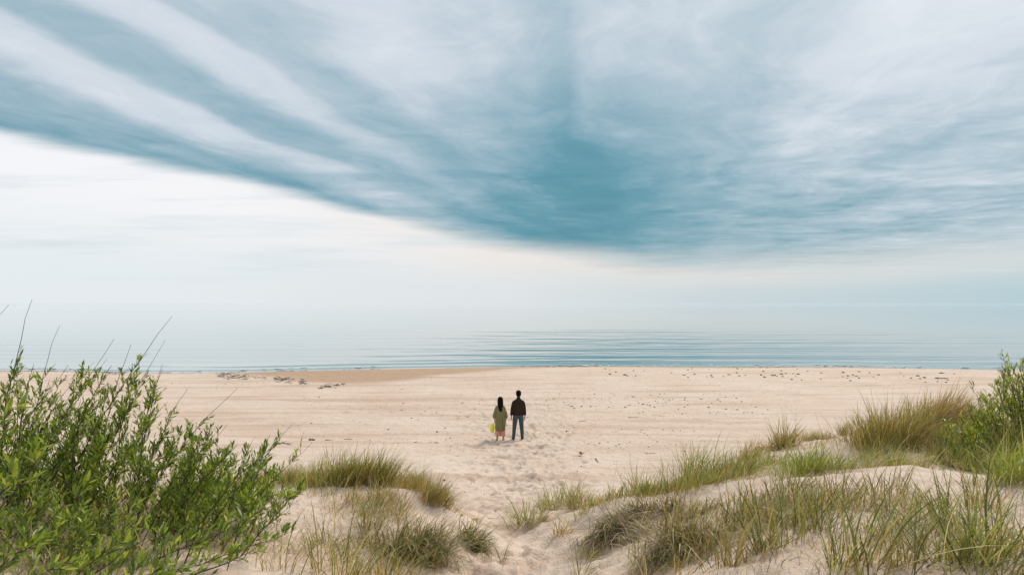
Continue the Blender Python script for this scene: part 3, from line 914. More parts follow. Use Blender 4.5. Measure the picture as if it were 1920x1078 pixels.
def make_shrub(name, label, stems, leaf_len, leaf_w, spacing, per_shoot, shoot_len, r, n_leaf=300, bare=(.06, .22), start=.25, rad=.009, cat='shrub', colors=LEAFC, view=True):
    """stems: list of (base, mid, tip) points. thing > branch (each stem with its twigs), leaf (the nearest), foliage"""
    B = np.array([s[0] for s in stems]).mean(0)
    B[2] = hz(B[0], B[1])
    root = empty(name, B)
    tag(root, label, cat)
    LP, LD, LS = [], [], []
    bm_list = []
    for sm in stems:
        p0, p1, p2 = map(np.array, sm[:3])
        t = np.linspace(0, 1, 12)[:, None]
        C = (1 - t) ** 2 * p0 + 2 * t * (1 - t) * p1 + t * t * p2
        C[1:] += np.cumsum(r.normal(0, .010, (11, 3)), 0)
        L = np.linalg.norm(np.diff(C, axis=0), axis=1).sum()
        k = rad * (0.6 + 0.5 * r.random()) * min(1.0, L / 1.3)
        parts = [tube_np(C, k * (1 - .88 * t[:, 0]) + .0008)]
        bt = 1 - (sm[3] * r.uniform(.8, 1.2) if len(sm) > 3 else r.uniform(*bare))
        st = start * r.uniform(.6, 1.4)
        ns = max(2, int(L * (bt - st) / spacing))
        for u in np.sort(r.uniform(st, bt, ns)):
            i = min(int(u * 11), 10); f = u * 11 - i
            pos = C[i] * (1 - f) + C[i + 1] * f
            tg = C[i + 1] - C[i]; tg /= np.linalg.norm(tg)
            rd = r.normal(0, 1, 3); rd -= tg * rd.dot(tg); rd /= np.linalg.norm(rd)
            d = tg * r.uniform(.5, 1.0) + rd * .75 + np.array([0, 0, .35]); d /= np.linalg.norm(d)
            sl = shoot_len * r.uniform(.4, 1.5) * (1.25 - .7 * u)
            e1 = pos + d * sl + np.array([0, 0, .12 * sl])
            parts.append(tube_np(np.array([pos, (pos + e1) / 2 - np.array([0, 0, .01]), e1]), [.0022, .0016, .0008], 3))
            m = max(3, int(per_shoot * r.uniform(.6, 1.4) * (0.5 + sl / shoot_len * .5)))
            for j in range(m):
                w = (j + .5) / m
                lp = pos + (e1 - pos) * w
                rr = r.normal(0, 1, 3); rr -= d * rr.dot(d); rr /= np.linalg.norm(rr)
                ld = d * r.uniform(.5, 1.1) + rr * r.uniform(.35, .8) + np.array([0, 0, .25]); ld /= np.linalg.norm(ld)
                LP.append(lp); LD.append(ld); LS.append(leaf_len * r.choice([.45, .7, .9, 1.1, 1.3]) * r.uniform(.85, 1.15))
        V, F = [], []; o = 0
        for v, f in parts:
            V.append(v); F.append(f + o); o += len(v)
        me = mesh_np('branch', np.concatenate(V) - B, np.concatenate(F))
        link('branch', me, M_BARK, root)
    LP, LD, LS = np.array(LP), np.array(LD), np.array(LS)
    N = len(LP)
    nr = r.normal(0, .55, (N, 3)) + np.array([0, 0, 1.0])
    sx = np.cross(LD, nr); sx /= np.linalg.norm(sx, axis=1)[:, None] + 1e-9
    nz = np.cross(sx, LD)
    # the nearest leaves in view are objects of their own
    px = 960 + FPX * LP[:, 0] / np.maximum(LP[:, 1], .1); py = HOR + FPX * (CAM_Z - LP[:, 2]) / np.maximum(LP[:, 1], .1)
    vis = (px > -10) & (px < 1930) & (py < 1085)
    size = np.where(vis, LS / LP[:, 1], 0)
    order = np.argsort(-size)
    sel = order[:n_leaf]; rest = order[n_leaf:]
    sel = sel[vis[sel]]
    lv, lf = leaf_shape(leaf_w)
    metas = []
    for c in colors:
        jit = np.ones((len(lv), 3)) * np.array(c)
        me = mesh_np('leaf', lv, lf, jit); me.materials.append(M_LEAF)
        metas.append(me)
    for i in sel:
        o = bpy.data.objects.new('leaf', metas[int(r.integers(0, len(metas)))])
        COL.objects.link(o)
        o.parent = root
        M = Matrix(((sx[i, 0], LD[i, 0], nz[i, 0], 0), (sx[i, 1], LD[i, 1], nz[i, 1], 0), (sx[i, 2], LD[i, 2], nz[i, 2], 0), (0, 0, 0, 1)))
        o.matrix_local = Matrix.Translation(Vector(LP[i] - B)) @ M @ Matrix.Scale(LS[i], 4)
    # the others
    i = rest
    V = LP[i][:, None, :] - B + LS[i][:, None, None] * (lv[None, :, 0, None] * sx[i][:, None, :] + lv[None, :, 1, None] * LD[i][:, None, :] + lv[None, :, 2, None] * nz[i][:, None, :])
    F = (np.arange(len(i)) * len(lv))[:, None, None] + lf[None]
    colors = [tuple(k * 1.12 for k in c) for c in colors]
    C = np.array(colors)[r.integers(0, len(colors), len(i))] * r.normal(1, .12, (len(i), 1)).clip(.7, 1.3)
    T = np.repeat(C[:, None, :], len(lv), 1)
    o = link('foliage', mesh_np('foliage', V.reshape(-1, 3), F.reshape(-1, 4), T.reshape(-1, 3)), M_LEAF, root)
    o['kind'] = 'stuff'
    return root


def px3(px, py, d):
    return np.array(pd(px, py, d))


def lean_stem(px, py, d, lean, r, depth_lean=0.0):
    """a stem that ends at a photograph pixel at distance d and comes up from the ground leaning by `lean`"""
    tip = px3(px, py, d)
    x, y = tip[0], tip[1]
    for k in range(6):
        H = max(.25, tip[2] - hz(x, y))
        x = tip[0] - lean * H * .95
        y = tip[1] - depth_lean * H
    base = np.array([x, y, hz(x, y) - .05])
    mid = base * .5 + tip * .5 + np.array([-lean * H * .14, 0, H * .05]) + r.normal(0, .03, 3)
    return base, mid, tip


def build_shrubs():
    r = np.random.default_rng(42)
    # --- the left bush
    S = []
    sil = lambda x: np.interp(x, [-300, 0, 40, 80, 130, 190, 240, 300, 330, 350, 400, 430, 480, 520, 560, 600], [650, 660, 630, 680, 690, 640, 690, 625, 720, 765, 765, 800, 815, 815, 850, 900])
    for (px, py, d, ln) in [(53, 566, 7.0, .12), (112, 612, 7.2, .28), (214, 630, 7.0, .62), (246, 645, 7.2, .25), (322, 590, 6.9, .60), (314, 628, 7.1, .5), (20, 572, 6.6, .7), (3, 635, 6.8, .5),
                            (316, 688, 7.3, .30), (347, 724, 7.2, .45), (456, 727, 7.2, .85), (548, 797, 7.4, .75), (205, 676, 7.3, .5), (135, 680, 7.0, .55), (345, 790, 7.5, .7), (425, 800, 7.4, .7),
                            (595, 828, 7.2, .95), (512, 815, 7.3, .6), (478, 820, 7.6, .4), (584, 905, 6.4, 1.0), (560, 930, 6.5, 1.1)]:
        S.append(lean_stem(px, py, d, ln, r, r.uniform(-.1, .15)) + (.24 if py < 740 else .12,))
    for k in range(190):
        x = r.uniform(-260, 555)
        lo = np.interp(x, [-260, 120, 260, 420, 555], [1030, 1000, 940, 930, 900])
        y = sil(x) + 22 + (lo - sil(x)) * r.beta(1.15, 1.5)
        S.append(lean_stem(x, y, r.uniform(6.0, 8.2), np.interp(x, [-200, 40, 300, 550], [.15, .28, .5, .8]) + r.normal(0, .30), r, r.uniform(-.5, .4)))
    for k in range(46):
        x = r.uniform(-120, 330)
        S.append(lean_stem(x, np.interp(x, [-120, 100, 330], [930, 950, 985]) + r.normal(0, 35), r.uniform(4.6, 6.0), r.normal(.6, .3), r, r.uniform(-.4, .4)))
    make_shrub('willow_shrub', 'large green willow shrub with bare twig tips filling the left side', S, .055, .25, .036, 10, .15, r, start=.12, rad=.007, bare=(.04, .17))
    # --- low branches in the near left corner
    S = []
    def br(a, b, c): S.append((px3(*a), px3(*b), px3(*c)))
    br((-60, 1190, 3.6), (300, 1075, 4.2), (545, 985, 5.0))
    br((-60, 1190, 3.6), (330, 1040, 4.4), (590, 918, 5.2))
    br((-120, 1200, 3.0), (60, 1040, 3.1), (165, 945, 3.3))
    br((-120, 1200, 2.8), (-30, 1010, 2.8), (60, 880, 2.9))
    br((-100, 1200, 3.2), (150, 1080, 3.5), (290, 985, 3.7))
    br((-140, 1100, 2.9), (-60, 900, 2.9), (0, 790, 3.0))
    br((-60, 1190, 3.6), (380, 1080, 4.2), (480, 1030, 4.4))
    br((-80, 1200, 3.3), (170, 1100, 3.5), (350, 1060, 3.7))
    br((-120, 1200, 3.0), (-20, 1060, 3.0), (90, 1010, 3.0))
    br((-160, 1150, 3.2), (-60, 960, 3.3), (70, 820, 3.6))
    br((-160, 1250, 2.6), (20, 1120, 2.7), (130, 1040, 2.8))
    br((-100, 1250, 3.2), (110, 1130, 3.3), (230, 1010, 3.5))
    make_shrub('willow_shrub', 'low leafy willow branches reaching in from the near bottom left corner', S, .060, .25, .042, 8, .10, r, start=.2, bare=(.0, .04), rad=.008)
    # --- bush at the right edge
    S = []
    for (px, py, d, ln) in [(1876, 662, 11.4, -.22), (1893, 690, 11.4, -.1), (1909, 676, 11.6, -.1), (1935, 670, 11.4, .0), (1836, 735, 11.2, -.40), (1852, 722, 11.4, -.35), (1960, 660, 11.8, .1)]:
        S.append(lean_stem(px, py, d, ln, r, r.uniform(-.1, .1)))
    for k in range(34):
        x = r.uniform(1770, 1850)
        S.append(lean_stem(x, np.interp(x, [1770, 1850], [800, 745]) + r.random() * 60, r.uniform(10.2, 11.6), r.normal(-.25, .2), r, r.uniform(-.2, .2)))
    for k in range(150):
        x = r.uniform(1815, 2120)
        t = np.interp(x, [1815, 1850, 1885, 1920, 2100], [775, 735, 690, 690, 680])
        y = t + (845 - t) * r.beta(1.0, 2.2)
        S.append(lean_stem(x, y, r.uniform(10.8, 12.3), np.interp(x, [1800, 1920, 2100], [-.3, -.05, .2]) + r.normal(0, .15), r, r.uniform(-.2, .2)))
    dk = [(.22, .28, .035), (.15, .21, .026), (.29, .34, .045), (.40, .40, .07), (.10, .15, .022)]
    make_shrub('willow_shrub', 'dense dark green willow bush at the right edge of the ridge', S, .062, .22, .045, 9, .17, r, colors=dk, start=.08, bare=(.0, .05), rad=.012)
    # --- saplings on the right ridge
    for lab, st in (('slender willow sapling between the tawny grass and the right bush', [(1822, 712, 12.0, -.3), (1830, 760, 12.0, -.1), (1812, 745, 12.0, -.5)]),
                    ('thin green sapling sprouting in front of the tawny grass', [(1735, 770, 11.4, -.1), (1742, 800, 11.4, .2)])):
        make_shrub('willow_sapling', lab, [lean_stem(a, b, d, l, r) for a, b, d, l in st], .055, .22, .05, 6, .09, r, n_leaf=60, colors=dk, start=.2, bare=(0, .05), rad=.008, cat='sapling')


# ------------------------------------------------------------------ things on the sand
def stone_mesh(r, sub=1):
    bm = bmesh.new()
    bmesh.ops.create_icosphere(bm, subdivisions=sub, radius=1.0)
    for v in bm.verts:
        v.co *= r.uniform(.75, 1.2)
        v.co.z *= .5
    me = bpy.data.meshes.new('stone'); bm.to_mesh(me); bm.free()
    me.materials.append(M_STONE)
    for p in me.polygons: p.use_smooth = True
    return me


def build_stones():
    r = np.random.default_rng(8)
    meshes = [stone_mesh(r) for _ in range(7)]
    zones = [   # px range, py range, count, size, label
        (1000, 1440, 734, 776, 90, (.030, .065), 'small dark stone in the band strewn across the sand right of the couple'),
        (1120, 1500, 686, 708, 46, (.06, .13), 'dark stone lying near the water in the middle distance'),
        (1450, 1790, 696, 716, 34, (.06, .15), 'dark stone in the row near the water on the right'),
        (1060, 1330, 800, 845, 36, (.022, .042), 'little dark stone on the sand between the couple and the right mound'),
        (860, 930, 740, 800, 14, (.026, .05), 'small stone on the sand left of the woman'),
        (560, 860, 740, 830, 44, (.024, .046), 'small dark stone on the open sand left of the couple'),
        (830, 1100, 838, 940, 36, (.016, .032), 'little dark pebble on the trodden sand below the couple'),
    ]
    for (x0, x1, y0, y1, n, sz, lab) in zones:
        for k in range(n):
            u = r.beta(1.5, 1.5)
            px = r.uniform(x0, x1); py = y0 + (y1 - y0) * np.clip(u + .25 * ((px - x0) / (x1 - x0) - .5), 0, 1)
            x, y, z = ground(px, py)
            s = r.uniform(*sz)
            o = bpy.data.objects.new('stone', meshes[int(r.integers(0, 7))])
            COL.objects.link(o)
            o.location = (x, y, z + s * .15)
            o.rotation_euler = (r.normal(0, .15), r.normal(0, .15), r.uniform(0, 6.28))
            o.scale = (s * r.uniform(.8, 1.4), s * r.uniform(.7, 1.1), s * r.uniform(.6, 1.1))
            tag(o, lab, 'stone', lab.replace('small ', '').replace('little ', '').replace('dark stone', 'dark stones').replace('pebble', 'pebbles'))
    # far more grit and shell bits than one could count
    base_v = np.array([(1, 0, 0), (-.6, .8, 0), (-.5, -.8, 0), (0, 0, .6)], float)
    base_f = np.array([(0, 1, 3), (1, 2, 3), (2, 0, 3)])
    pts = []
    for (x0, x1, y0, y1, n, s) in [(980, 1500, 726, 790, 1100, .022), (500, 1000, 735, 840, 900, .017), (1000, 1350, 790, 900, 800, .015), (800, 1100, 840, 1000, 900, .011), (300, 1800, 690, 730, 500, .03), (640, 1400, 800, 870, 700, .016)]:
        for k in range(n):
            px = r.uniform(x0, x1); py = r.uniform(y0, y1)
            d = 4.9 * FPX / (py - HOR)
            pts.append(((px - 960) / FPX * d, d, s * r.uniform(.5, 1.6)))
    P = np.array(pts)
    z = height(P[:, 0], P[:, 1])
    a = r.uniform(0, 6.28, len(P))
    ca, sa = np.cos(a)[:, None], np.sin(a)[:, None]
    V = np.stack([P[:, 0, None] + P[:, 2, None] * (base_v[:, 0] * ca - base_v[:, 1] * sa), P[:, 1, None] + P[:, 2, None] * (base_v[:, 0] * sa + base_v[:, 1] * ca), z[:, None] + P[:, 2, None] * base_v[None, :, 2] - .002], -1)
    F = (np.arange(len(P)) * 4)[:, None, None] + base_f[None]
    o = link('beach_grit', mesh_np('beach_grit', V.reshape(-1, 3), F.reshape(-1, 3), smooth=False), M_STONE)
    tag(o, 'fine dark grit and shell bits strewn over the beach', 'grit', kind='stuff')


def build_seaweed():
    r = np.random.default_rng(18)

    def patch(label, px0, px1, py0, py1, n, sz, group=None):
        cx, cy, cz = ground((px0 + px1) / 2, (py0 + py1) / 2)
        parts = []
        for k in range(int(n * 1.8)):
            px = r.uniform(px0, px1); t = (px - px0) / (px1 - px0)
            py = py0 + (py1 - py0) * np.clip(t + r.normal(0, .4), -.4, 1.4)
            x, y, z = ground(px, py)
            m = 7
            ang = r.normal(0, .7); sz_ = sz * r.uniform(.3, 1.1)
            c = np.array([[x + sz_ * (i / (m - 1) - .5) * 2 * math.cos(ang) * r.uniform(.7, 1.2), y + sz_ * 1.6 * (i / (m - 1) - .5) * math.sin(ang) + r.normal(0, .05), z + .03 + abs(r.normal(0, .03))] for i in range(m)])
            rd = sz * .085 * np.array([.3, .8, 1, 1.1, .9, .7, .2]) * r.uniform(.5, 1.2)
            V, F = tube_np(c, rd, 6)
            V[:, 2] = z + (V[:, 2] - z) * .6
            parts.append((V, F, np.ones((len(V), 3)) * .03))
        V, F, T = joinm(parts)
        o = link('seaweed', mesh_np('seaweed', V - np.array([cx, cy, cz]), F), M_WEED, None, (cx, cy, cz))
        tag(o, label, 'seaweed', group, 'stuff')

    patch('long thin line of dark seaweed at the water edge behind the willow', 285, 400, 693.5, 692.5, 26, .30)
    patch('dark seaweed heap on the brown sand nearest the willow', 405, 466, 701, 709, 40, .26)
    patch('thin dark seaweed strands between the two seaweed heaps', 466, 530, 708, 713, 16, .2)
    patch('scattered dark seaweed heap in the middle of the brown sand', 515, 575, 710, 718, 36, .24)
    patch('small dark seaweed strip at the right end of the wrack line', 600, 645, 726, 721, 22, .22)
    patch('dark seaweed bits on the sand just behind the willow twigs', 170, 225, 695, 700, 14, .24)
    patch('thin dark seaweed line at the water edge left of the couple', 590, 730, 692, 691, 24, .26)
    patch('dark weed line on the shore behind the couple', 980, 1130, 688, 687, 22, .26)
    patch('dark weed line at the water edge right of the couple', 1290, 1420, 686, 685.5, 22, .28)
    patch('dark weed heap at the far right water edge', 1690, 1760, 684.5, 684.5, 18, .34)
    patch('flat dark weed streak on the sand at the right', 1755, 1780, 709, 711, 8, .24)


def build_wood():
    r = np.random.default_rng(28)

    def stick(name, label, pts, rad, mat=M_WOOD, lift=.3, fork=None, cat='driftwood'):
        g = [ground(px, py) for px, py in pts]
        c0 = np.array(g[len(g) // 2])
        P = np.array([(x, y, z + rad * lift + dz) for (x, y, z), dz in zip(g, [0.0] * len(g))])
        n = max(8, len(P) * 4)
        t = np.linspace(0, len(P) - 1, n)
        C = np.stack([np.interp(t, np.arange(len(P)), P[:, k]) for k in range(3)], 1)
        L = np.linalg.norm(C[-1] - C[0])
        C += r.normal(0, .012 * L, C.shape) * np.array([1, 1, .6])
        rd = rad * (1 - .55 * np.linspace(0, 1, n)) * r.uniform(.8, 1.15, n)
        rd[0] *= .6; rd[-1] *= .4
        parts = [tube_np(C, rd, 6)]
        if fork:
            for f, (dx, dy, dz) in fork:
                k = int(f * (n - 1))
                q = C[k]; e = q + np.array([dx, dy, dz])
                parts.append(tube_np(np.array([q, (q + e) / 2 + r.normal(0, .01, 3), e]), [rad * .6, rad * .45, rad * .15], 5))
        V, F, _ = joinm([(v, f, np.ones((len(v), 3))) for v, f in parts])
        o = link(name, mesh_np(name, V - c0, F), mat, None, c0)
        tag(o, label, cat)

    stick('driftwood_branch', 'grey forked driftwood branch lying on the end of the right ridge', [(1425, 852), (1440, 842), (1462, 838)], .028, fork=[(.3, (.12, .05, .12)), (.6, (.18, -.05, .07)), (.5, (-.1, .1, .16))], lift=1.2)
    stick('driftwood_log', 'short dark log on the open sand right of the willow', [(579, 826.5), (591, 826)], .055, M_WEED)
    stick('driftwood_stick', 'thin brown stick right of the short dark log', [(609, 825), (624, 825.5)], .018)
    stick('driftwood_stick', 'dark bent stick farthest right in the row beside the log', [(645, 824), (652, 823), (662, 824)], .018)
    stick('driftwood_stick', 'brown twig bundle on the sand at the tips of the willow', [(512, 834), (530, 832), (548, 834)], .018, fork=[(.4, (.25, .1, .06)), (.7, (.3, -.1, .03))])
    stick('driftwood_stick', 'long thin stick on the sand right of the stone band', [(1178, 783), (1204, 784)], .012)
    stick('driftwood_stick', 'thin dark stick lying a little right of the couple', [(1083, 792), (1100, 789)], .013)
    stick('driftwood_stick', 'dark curved stick on the sand above the right mound grass', [(1208, 848), (1216, 851), (1232, 850)], .014)
    stick('driftwood_stick', 'short dark stub on the sand left of the tall crest tufts', [(1117, 861), (1122, 866)], .016)
    stick('driftwood_stick', 'thin straw coloured stick across the path beside the left bank', [(838, 966), (880, 972), (922, 969)], .012, mat_plain('dry_reed', (.42, .28, .14), .8, .25))
    stick('driftwood_stick', 'dark twig on the bare sand of the right foreground', [(1632, 946), (1655, 957), (1684, 958)], .010)
    stick('driftwood_stick', 'short thin stick just right of the long thin stick on the sand', [(1224, 779), (1246, 780)], .010)
    # dry orange leaf
    x, y, z = ground(1090, 855)
    V, F = leaf_shape(.8, .5, -.4)
    parts = []
    for a, s in ((.3, .11), (1.5, .09), (2.7, .10), (4.4, .08)):
        c, sn = math.cos(a), math.sin(a)
        v = V * s
        parts.append((np.stack([v[:, 0] * c - v[:, 1] * sn, v[:, 0] * sn + v[:, 1] * c, v[:, 2] + .02 + v[:, 1] * .4], 1), F, np.ones((len(V), 3))))
    V, F, _ = joinm(parts)
    o = link('dry_seaweed', mesh_np('dry_seaweed', V, F), mat_plain('orange_weed', (.42, .17, .07), .8, .3), None, (x, y, z))
    tag(o, 'curled orange scrap of dry weed on the sand below the couple', 'seaweed')


# ------------------------------------------------------------------ the couple
def loft(bm, rings, sides=14):
    """rings: (x, y, z, rx, ry[, tilt]) from one end to the other, closed with caps"""
    prev = None; first = None
    P = [Vector(r_[:3]) for r_ in rings]
    for i, r_ in enumerate(rings):
        a = P[max(0, i - 1)]; b = P[min(len(P) - 1, i + 1)]
        t = (b - a).normalized()
        s1 = Vector((1, 0, 0)) - t * t.x
        s1 = s1.normalized() if s1.length > .2 else Vector((0, 1, 0)).cross(t).normalized()
        s2 = t.cross(s1).normalized()
        ring = [bm.verts.new(P[i] + s1 * r_[3] * math.cos(k / sides * 2 * math.pi) + s2 * r_[4] * math.sin(k / sides * 2 * math.pi)) for k in range(sides)]
        if prev:
            for k in range(sides):
                bm.faces.new((prev[k], prev[(k + 1) % sides], ring[(k + 1) % sides], ring[k]))
        else:
            first = ring
        prev = ring
    bm.faces.new(list(reversed(first))); bm.faces.new(prev)


def solid(name, lofts, mat, parent, voxel=.012, smooth=4):
    """overlapping lofts fused into one continuous skin"""
    bm = bmesh.new()
    for l in lofts: loft(bm, l)
    bmesh.ops.recalc_face_normals(bm, faces=bm.faces[:])
    me = bpy.data.meshes.new(name); bm.to_mesh(me); bm.free()
    o = bpy.data.objects.new(name, me); COL.objects.link(o)
    m = o.modifiers.new('r', 'REMESH'); m.mode = 'VOXEL'; m.voxel_size = voxel; m.use_smooth_shade = True
    if smooth:
        m = o.modifiers.new('s', 'SMOOTH'); m.iterations = smooth; m.factor = .5
    dg = bpy.context.evaluated_depsgraph_get(); dg.update()
    me2 = bpy.data.meshes.new_from_object(o.evaluated_get(dg)); me2.name = name
    bpy.data.objects.remove(o)
    me2.materials.clear()
    return link(name, me2, mat, parent)


def hand(sx, wx, wy, wz, curl=.35, s=1.0):
    """palm, four fingers and a thumb hanging from a wrist; sx = side"""
    L = [[(wx, wy, wz + .02, .020 * s, .028 * s), (wx, wy, wz - .03 * s, .017 * s, .038 * s), (wx, wy + .004, wz - .085 * s, .015 * s, .041 * s), (wx, wy + .004, wz - .10 * s, .012 * s, .036 * s)]]
    for k, (fy, ln) in enumerate(((-.028, .062), (-.009, .074), (.011, .080), (.030, .072))):
        y = wy + fy * s
        z = wz - .092 * s
        L.append([(wx, y, z + .015, .009 * s, .009 * s), (wx, y, z - ln * .5 * s, .0085 * s, .0085 * s), (wx - sx * curl * .04 * s, y, z - ln * .85 * s, .008 * s, .008 * s), (wx - sx * curl * .08 * s, y, z - ln * s, .006 * s, .006 * s)])
    L.append([(wx - sx * .004, wy + .03 * s, wz - .02 * s, .010 * s, .011 * s), (wx - sx * .012, wy + .056 * s, wz - .055 * s, .010 * s, .010 * s), (wx - sx * .016, wy + .062 * s, wz - .09 * s, .008 * s, .008 * s)])
    return L


def head_lofts(z0, s=1.0, turn=0.0):
    """head facing +y with nose, brow, ears and chin; z0 = chin height"""
    h = .235 * s
    L = [[(0, .012, z0 - .10, .056 * s, .058 * s), (0, .008, z0 - .01, .054 * s, .056 * s), (0, 0, z0 + .07, .05 * s, .05 * s)],
         [(0, .05 * s, z0 - .004, .020 * s, .022 * s), (0, .032 * s, z0 + .03 * s, .052 * s, .060 * s), (0, .012 * s, z0 + .075 * s, .066 * s, .084 * s), (0, .004 * s, z0 + .125 * s, .074 * s, .095 * s),
          (0, 0, z0 + .17 * s, .073 * s, .094 * s), (0, -.004, z0 + .21 * s, .056 * s, .070 * s), (0, -.004, z0 + h, .020 * s, .026 * s)]]
    L.append([(0, .088 * s, z0 + .125 * s, .008, .008), (0, .108 * s, z0 + .085 * s, .014, .012), (0, .092 * s, z0 + .076 * s, .012, .010)])     # nose
    L.append([(-.025, .088 * s, z0 + .052 * s, .006, .006), (0, .096 * s, z0 + .052 * s, .009, .008), (.025, .088 * s, z0 + .052 * s, .006, .006)])  # mouth
    for e in (-1, 1):
        L.append([(e * .072 * s, -.005, z0 + .075 * s, .006, .010), (e * .080 * s, -.008, z0 + .10 * s, .009, .020), (e * .078 * s, -.012, z0 + .13 * s, .006, .012)])
    if turn:
        c, sn = math.cos(turn), math.sin(turn)
        L = [[(x * c - y * sn, x * sn + y * c) + tuple(rest) for (x, y, *rest) in l] for l in L]
    return L


def build_man():
    x, y, z = ground(971, 822); z -= .012
    sc = 92.0 / FPX * y / 1.80
    root = empty('person', (x, y, z)); root.scale = (sc, sc, sc); root.rotation_euler = (0, R(.8), R(7))
    tag(root, 'person in dark brown jacket and blue grey trousers standing facing the sea', 'person')
    skin = mat_plain('skin', (.30, .17, .12), .6, .1)
    dark = mat_plain('black_hair', (.008, .007, .006), .8, .3, 60, .08)
    jk = mat_plain('brown_cloth', (.036, .021, .015), .85, .4, 14, .15, .03)
    tr = mat_plain('blue_grey_denim', (.06, .09, .11), .85, .3, 22, .15, .02)
    sh = mat_plain('black_leather', (.014, .014, .015), .5, .2, 30)
    body = head_lofts(1.558, 1.04)
    body.append([(0, 0, 1.52, .06, .06), (0, 0, 1.42, .16, .09), (0, 0, 1.2, .155, .10), (0, 0, 1.0, .14, .095), (0, 0, .88, .15, .10)])
    for e in (-1, 1):
        body.append([(e * .12, 0, 1.41, .045, .045), (e * .215, -.01, 1.18, .042, .046), (e * .247, .01, .93, .028, .034), (e * .249, .02, .86, .022, .03)])
        body += hand(e, e * .249, .02, .875, s=1.05)
        body.append([(e * .09, 0, .90, .085, .085), (e * .125, .01, .52, .055, .06), (e * .15, -.01, .30, .05, .055), (e * .158, -.01, .08, .036, .042), (e * .158, .0, .05, .04, .05)])
    b = solid('body', body, skin, root, .0075, 2)
    solid('hair', [[(0, -.035, 1.585, .060, .050), (0, -.030, 1.64, .092, .080), (0, -.014, 1.70, .099, .100), (0, -.004, 1.76, .095, .100), (0, 0, 1.80, .066, .072), (0, 0, 1.818, .025, .03)]], dark, root, .008, 2)
    j = [[(0, -.01, 1.56, .062, .066), (0, -.012, 1.51, .075, .078), (0, -.012, 1.485, .11, .09), (0, -.012, 1.43, .168, .112), (0, -.012, 1.36, .205, .128), (0, -.012, 1.25, .215, .138), (0, -.01, 1.08, .208, .135), (0, -.005, .97, .198, .130), (0, -.005, .91, .195, .126)]]
    for e in (-1, 1):
        j.append([(e * .12, -.01, 1.43, .05, .06), (e * .175, -.01, 1.36, .068, .08), (e * .215, -.015, 1.20, .064, .074), (e * .238, .0, 1.02, .058, .066), (e * .247, .012, .94, .054, .060), (e * .249, .015, .89, .042, .048)])
    jo = solid('jacket', j, jk, root, .011, 3)
    solid('collar', [[(-.062, -.03, 1.545, .016, .03), (0, -.075, 1.565, .016, .032), (.062, -.03, 1.545, .016, .03)]], jk, jo, .008, 2)
    solid('hem_band', [[(0, -.005, .945, .200, .132), (0, -.005, .905, .196, .128)]], mat_plain('dark_knit', (.022, .015, .012), .9, .2, 60), jo, .010, 1)
    t = [[(0, 0, .98, .165, .115), (0, -.005, .90, .185, .122), (0, 0, .84, .17, .115)]]
    for e in (-1, 1):
        t.append([(e * .095, 0, .90, .10, .11), (e * .108, .0, .75, .098, .105), (e * .128, .005, .52, .080, .086), (e * .145, -.01, .34, .070, .076), (e * .158, -.008, .14, .062, .068), (e * .160, -.006, .085, .062, .068)])
    solid('trousers', t, tr, root, .011, 3)
    for e in (-1, 1):
        so = solid('shoe', [[(e * .162, -.085, .045, .040, .042), (e * .162, -.03, .062, .048, .058), (e * .166, .06, .048, .050, .045), (e * .172, .15, .034, .046, .030), (e * .174, .19, .028, .028, .022)],
                       [(e * .160, -.02, .13, .045, .052), (e * .160, -.02, .06, .048, .055)]], sh, root, .008, 2)
    return root, sc


